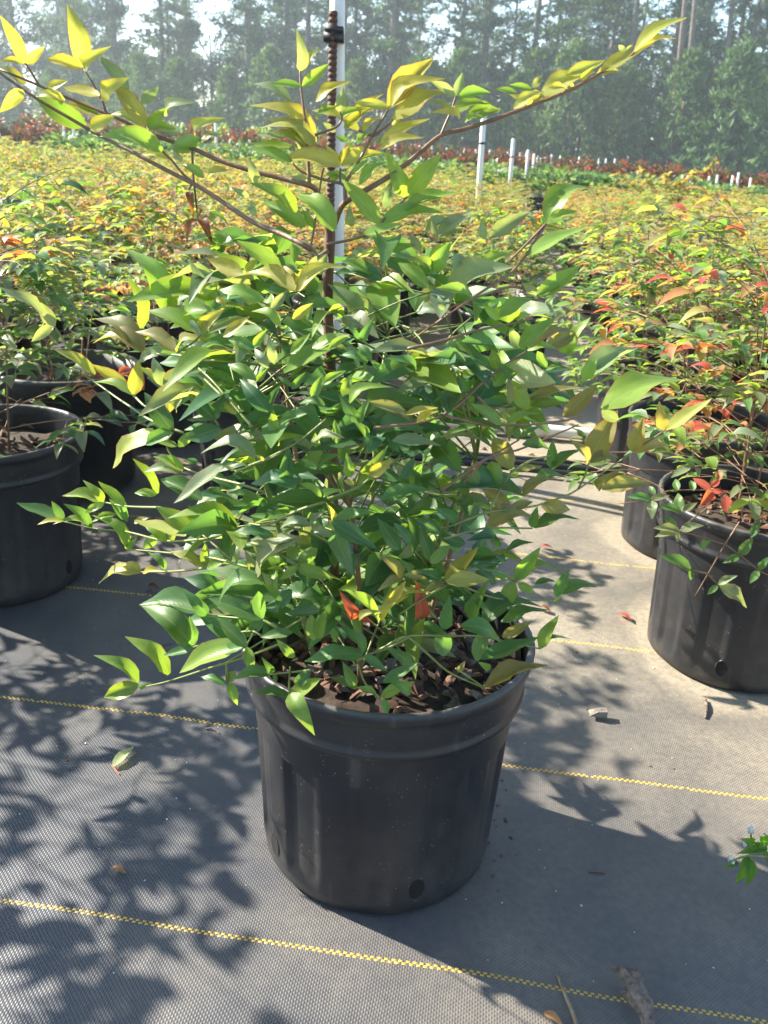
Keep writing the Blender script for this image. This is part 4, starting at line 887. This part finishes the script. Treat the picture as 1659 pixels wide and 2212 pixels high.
# ------------------------------------------------------------------ litter and weeds on the cloth
def litter_leaf(x, y, x2, y2, c, label, w=.4, v=4, tilt=.25):
    a, b = on_ground(x, y), on_ground(x2, y2); z = float(cloth_z(a[0], a[1])); L = np.linalg.norm(b - a)
    M = leaf_matrix(np.zeros(3), b - a + [0, 0, L * .05], (tilt, -.2, 1), L * 1.05, L * w); o = link('fallen_leaf', LEAFM[v]); M[:3, 3] = a + [0, 0, z + .004]; o.matrix_world = Matrix(M.tolist()); o.color = tint(lrng, c); tag(o, label, 'leaf'); return o
litter_leaf(245, 1657, 289, 1617, (.42, .50, .26), 'pale green fallen leaf on the cloth left of the large pot', .36, 0, -.15)
litter_leaf(243, 1870, 271, 1884, 'K', 'small orange fallen leaf on the cloth below the pale green leaf', .45, 1)
litter_leaf(1176, 2180, 1217, 2212, 'K', 'orange-pink fallen leaf beside the dry straw at the yellow thread', .42, 1, .1)
litter_leaf(1335, 1327, 1362, 1344, 'R', 'bright red fallen leaf on the sandy cloth left of the pots', .42, 1)
litter_leaf(1168, 1180, 1193, 1185, 'R', 'small dark red fallen leaf beyond the large pot', .42, 1)
litter_leaf(302, 1000, 310, 1008, 'R', 'tiny pink fallen leaf in front of the rear pot', .5, 1)
litter_leaf(470, 1320, 452, 1332, 'B', 'brown fallen leaf in the shade left of the large pot', .5, 3)
litter_leaf(318, 1268, 345, 1273, 'B', 'brown curled leaf on the thin thread left of the large pot', .5, 3)
litter_leaf(1165, 1315, 1190, 1325, 'B', 'curled tan leaf on the cloth right of the shrub', .5, 5)
def stick(P, r, mat, name, label, n=10):
    Q = np.array([on_ground(x, y) + [0, 0, r * .6 + z] for x, y, z in P]); Q[:, 2] += [float(cloth_z(a, b)) for a, b, _ in Q]
    V, F = tube(smooth_path(Q, n), np.linspace(r, r * .55, n), 6); return tag(link(name, mesh_np(name, V, F, mat=mat)), label, 'twig')
stick([(1253, 2225, 0), (1240, 2185, .003), (1220, 2140, .004), (1206, 2095, .0)], .0021, M_STRAW, 'dry_stalk', 'dry tan stalk lying across the yellow thread')
stick([(1273, 1870, 0), (1292, 1871, .001), (1310, 1874, 0)], .0011, M_TWIG, 'red_twig', 'short dark red twig on the shaded cloth')
stick([(1524, 1507, 0), (1527, 1525, .002), (1525, 1545, 0)], .0030, M_DEAD, 'dark_twig', 'short dark twig on the sandy cloth below the right pot')
stick([(445, 1573, 0), (460, 1575, .002), (475, 1584, 0)], .0014, M_DEAD, 'curved_twig', 'thin curved twig on the cloth against the large pot')
stick([(243, 1652, .002), (250, 1661, .001), (259, 1670, 0)], .0011, M_REDN, 'leaf_stalk', 'pink leaf stalk beside the pale green fallen leaf')
stick([(350, 1391, 0), (365, 1387, .002), (378, 1385, 0)], .0014, M_DEAD, 'dark_sliver', 'dark sliver of bark on the shaded cloth beside the low leaves')
# shredded piece of dead bark, bottom right
db = on_ground(1370, 2160); dead = empty('dead_bark', (db[0], db[1], 0), 'shredded grey-brown piece of dead wood lying across the yellow thread', 'bark')
def gp(x, y, z): return on_ground(x, y) - np.array([db[0], db[1], 0]) + [0, 0, z]
for P, r in (([(1324, 2094, .004), (1345, 2120, .010), (1365, 2150, .012), (1390, 2185, .010), (1402, 2225, .006)], (.002, .006, .0085, .0075, .005)), ([(1345, 2145, .003), (1362, 2165, .005), (1385, 2195, .006), (1398, 2222, .004)], (.0022, .0045, .005, .004)),
             ([(1338, 2112, .006), (1352, 2118, .012), (1372, 2112, .009)], (.002, .0035, .0012)), ([(1376, 2145, .006), (1388, 2165, .010), (1395, 2195, .008)], (.0015, .004, .004)), ([(1358, 2125, .012), (1370, 2140, .017), (1382, 2160, .013)], (.003, .006, .002))):
    Q = np.array([gp(*p) for p in P]); V, F = tube(Q, np.array(r), 7); V = V + np.random.default_rng(2).normal(0, .0007, V.shape); link('splinter', mesh_np('splinter', V, F, smooth=False, mat=M_DEAD), dead)
g = np.random.default_rng(9)
bc = empty('bark_chip', on_ground(1292, 1542), 'loose tan bark chip on the cloth between the pots', 'bark'); V, F = rock(g, .018, .011, .006); o = link('chip', mesh_np('chip', V, F, smooth=False, mat=M_CHIPG), bc); o.location.z = .002
# grit: many pale specks over the cloth (uncountable)
gb = Buf()
for k in range(620):
    x, y = g.uniform(-.9, .9), g.uniform(.42, 2.2); s = g.uniform(.0006, .0017) * (1.6 if g.random() < .05 else 1)
    V, F = rock(g, s, s * .8, s * .6); gb.add(V + (x, y, float(cloth_z(x, y)) + s * .3), F)
tag(link('grit', gb.mesh('grit', M_WHITE, False)), 'scattered pale grit over the cloth', 'grit', kind='stuff')
cb_ = Buf()
for k in range(260):                      # bark crumbs near the pots and the pipe
    if k < 90: x, y = PX + g.normal(.115, .018), PY + g.normal(.03, .05); s = g.uniform(.002, .005)
    elif k < 180: q_ = uv_pt(g.uniform(-1.2, 1.0), g.normal(2.16, .07)); x, y = q_[0], q_[1]; s = g.uniform(.004, .013)
    else: x, y = g.uniform(-.8, .8), g.uniform(.7, 2.2); s = g.uniform(.0015, .004)
    if math.hypot(x - PX, y - PY) < .112: continue
    V, F = rock(g, s, s * .6, s * .4); a = g.uniform(0, 6.28); c_, s_ = math.cos(a), math.sin(a); V = V @ np.array([[c_, s_, 0], [-s_, c_, 0], [0, 0, 1]]); cb_.add(V + (x, y, float(cloth_z(x, y)) + s * .2), F)
tag(link('bark_crumbs', cb_.mesh('bark_crumbs', M_CHIP, False)), 'crumbs of bark mulch spilled over the cloth', 'mulch', kind='stuff')
# weed at the right edge
wp = on_ground(1665, 1900); weed = empty('weed', (wp[0], wp[1], 0), 'small bright green weed with white buds at the cloth edge in the sun', 'weed')
def wq(x, y, d): return on_plane_y(x, y, wp[1] + d) - np.array([wp[0], wp[1], 0])
for P in ([(1668, 1895, .0), (1655, 1850, -.01), (1625, 1815, -.02), (1622, 1795, -.02)], [(1655, 1850, -.01), (1610, 1850, -.03), (1575, 1862, -.04)], [(1668, 1895, 0), (1680, 1830, .01), (1650, 1800, 0)]):
    V, F = tube(smooth_path([wq(*p) for p in P], 9), np.linspace(.0016, .0007, 9), 5); link('stem', mesh_np('stem', V, F, mat=M_GTWIG), weed)
for (b, t, w) in (((1622, 1830), (1600, 1812), .5), ((1655, 1825), (1590, 1845), .28), ((1612, 1850), (1588, 1908), .42), ((1615, 1850), (1611, 1915), .34), ((1590, 1858), (1562, 1877), .34), ((1630, 1820), (1640, 1805), .4), ((1650, 1838), (1670, 1870), .34), ((1648, 1815), (1690, 1800), .4)):
    p, e = wq(*b, -.03), wq(*t, -.04); ax = e - p; Ln = np.linalg.norm(ax); put_leaf(weed, leaf_matrix(p, ax, (.1, -.6, .7), Ln, Ln * w), tint(lrng, (.11, .26, .03)), LEAFM, 3)
for x, y in ((1578, 1853), (1582, 1862), (1610, 1822), (1622, 1791)):
    V, F = rock(g, .005, .005, .005); o = link('flower_bud', mesh_np('flower_bud', V, F, mat=M_WHITE), weed); o.location = wq(x, y, -.035)

# ------------------------------------------------------------------ morning haze
V, F = box(0, 0, 0, 1, 1, 1); V = V * (240, 160, 22) + (0, 62, 9.9)
hm = bpy.data.materials.new('haze_air'); hm.use_nodes = True; hn = hm.node_tree; hn.nodes.remove(hn.nodes['Principled BSDF'])
pv = hn.nodes.new('ShaderNodeVolumePrincipled'); pv.inputs['Color'].default_value = (.80, .90, 1, 1); pv.inputs['Density'].default_value = .0019; pv.inputs['Anisotropy'].default_value = .45
hn.links.new(pv.outputs[0], hn.nodes['Material Output'].inputs['Volume'])
hz_ = link('haze', mesh_np('haze', V, F, smooth=False, mat=hm)); tag(hz_, 'thin bright morning haze filling the air before the forest', 'haze', kind='stuff')
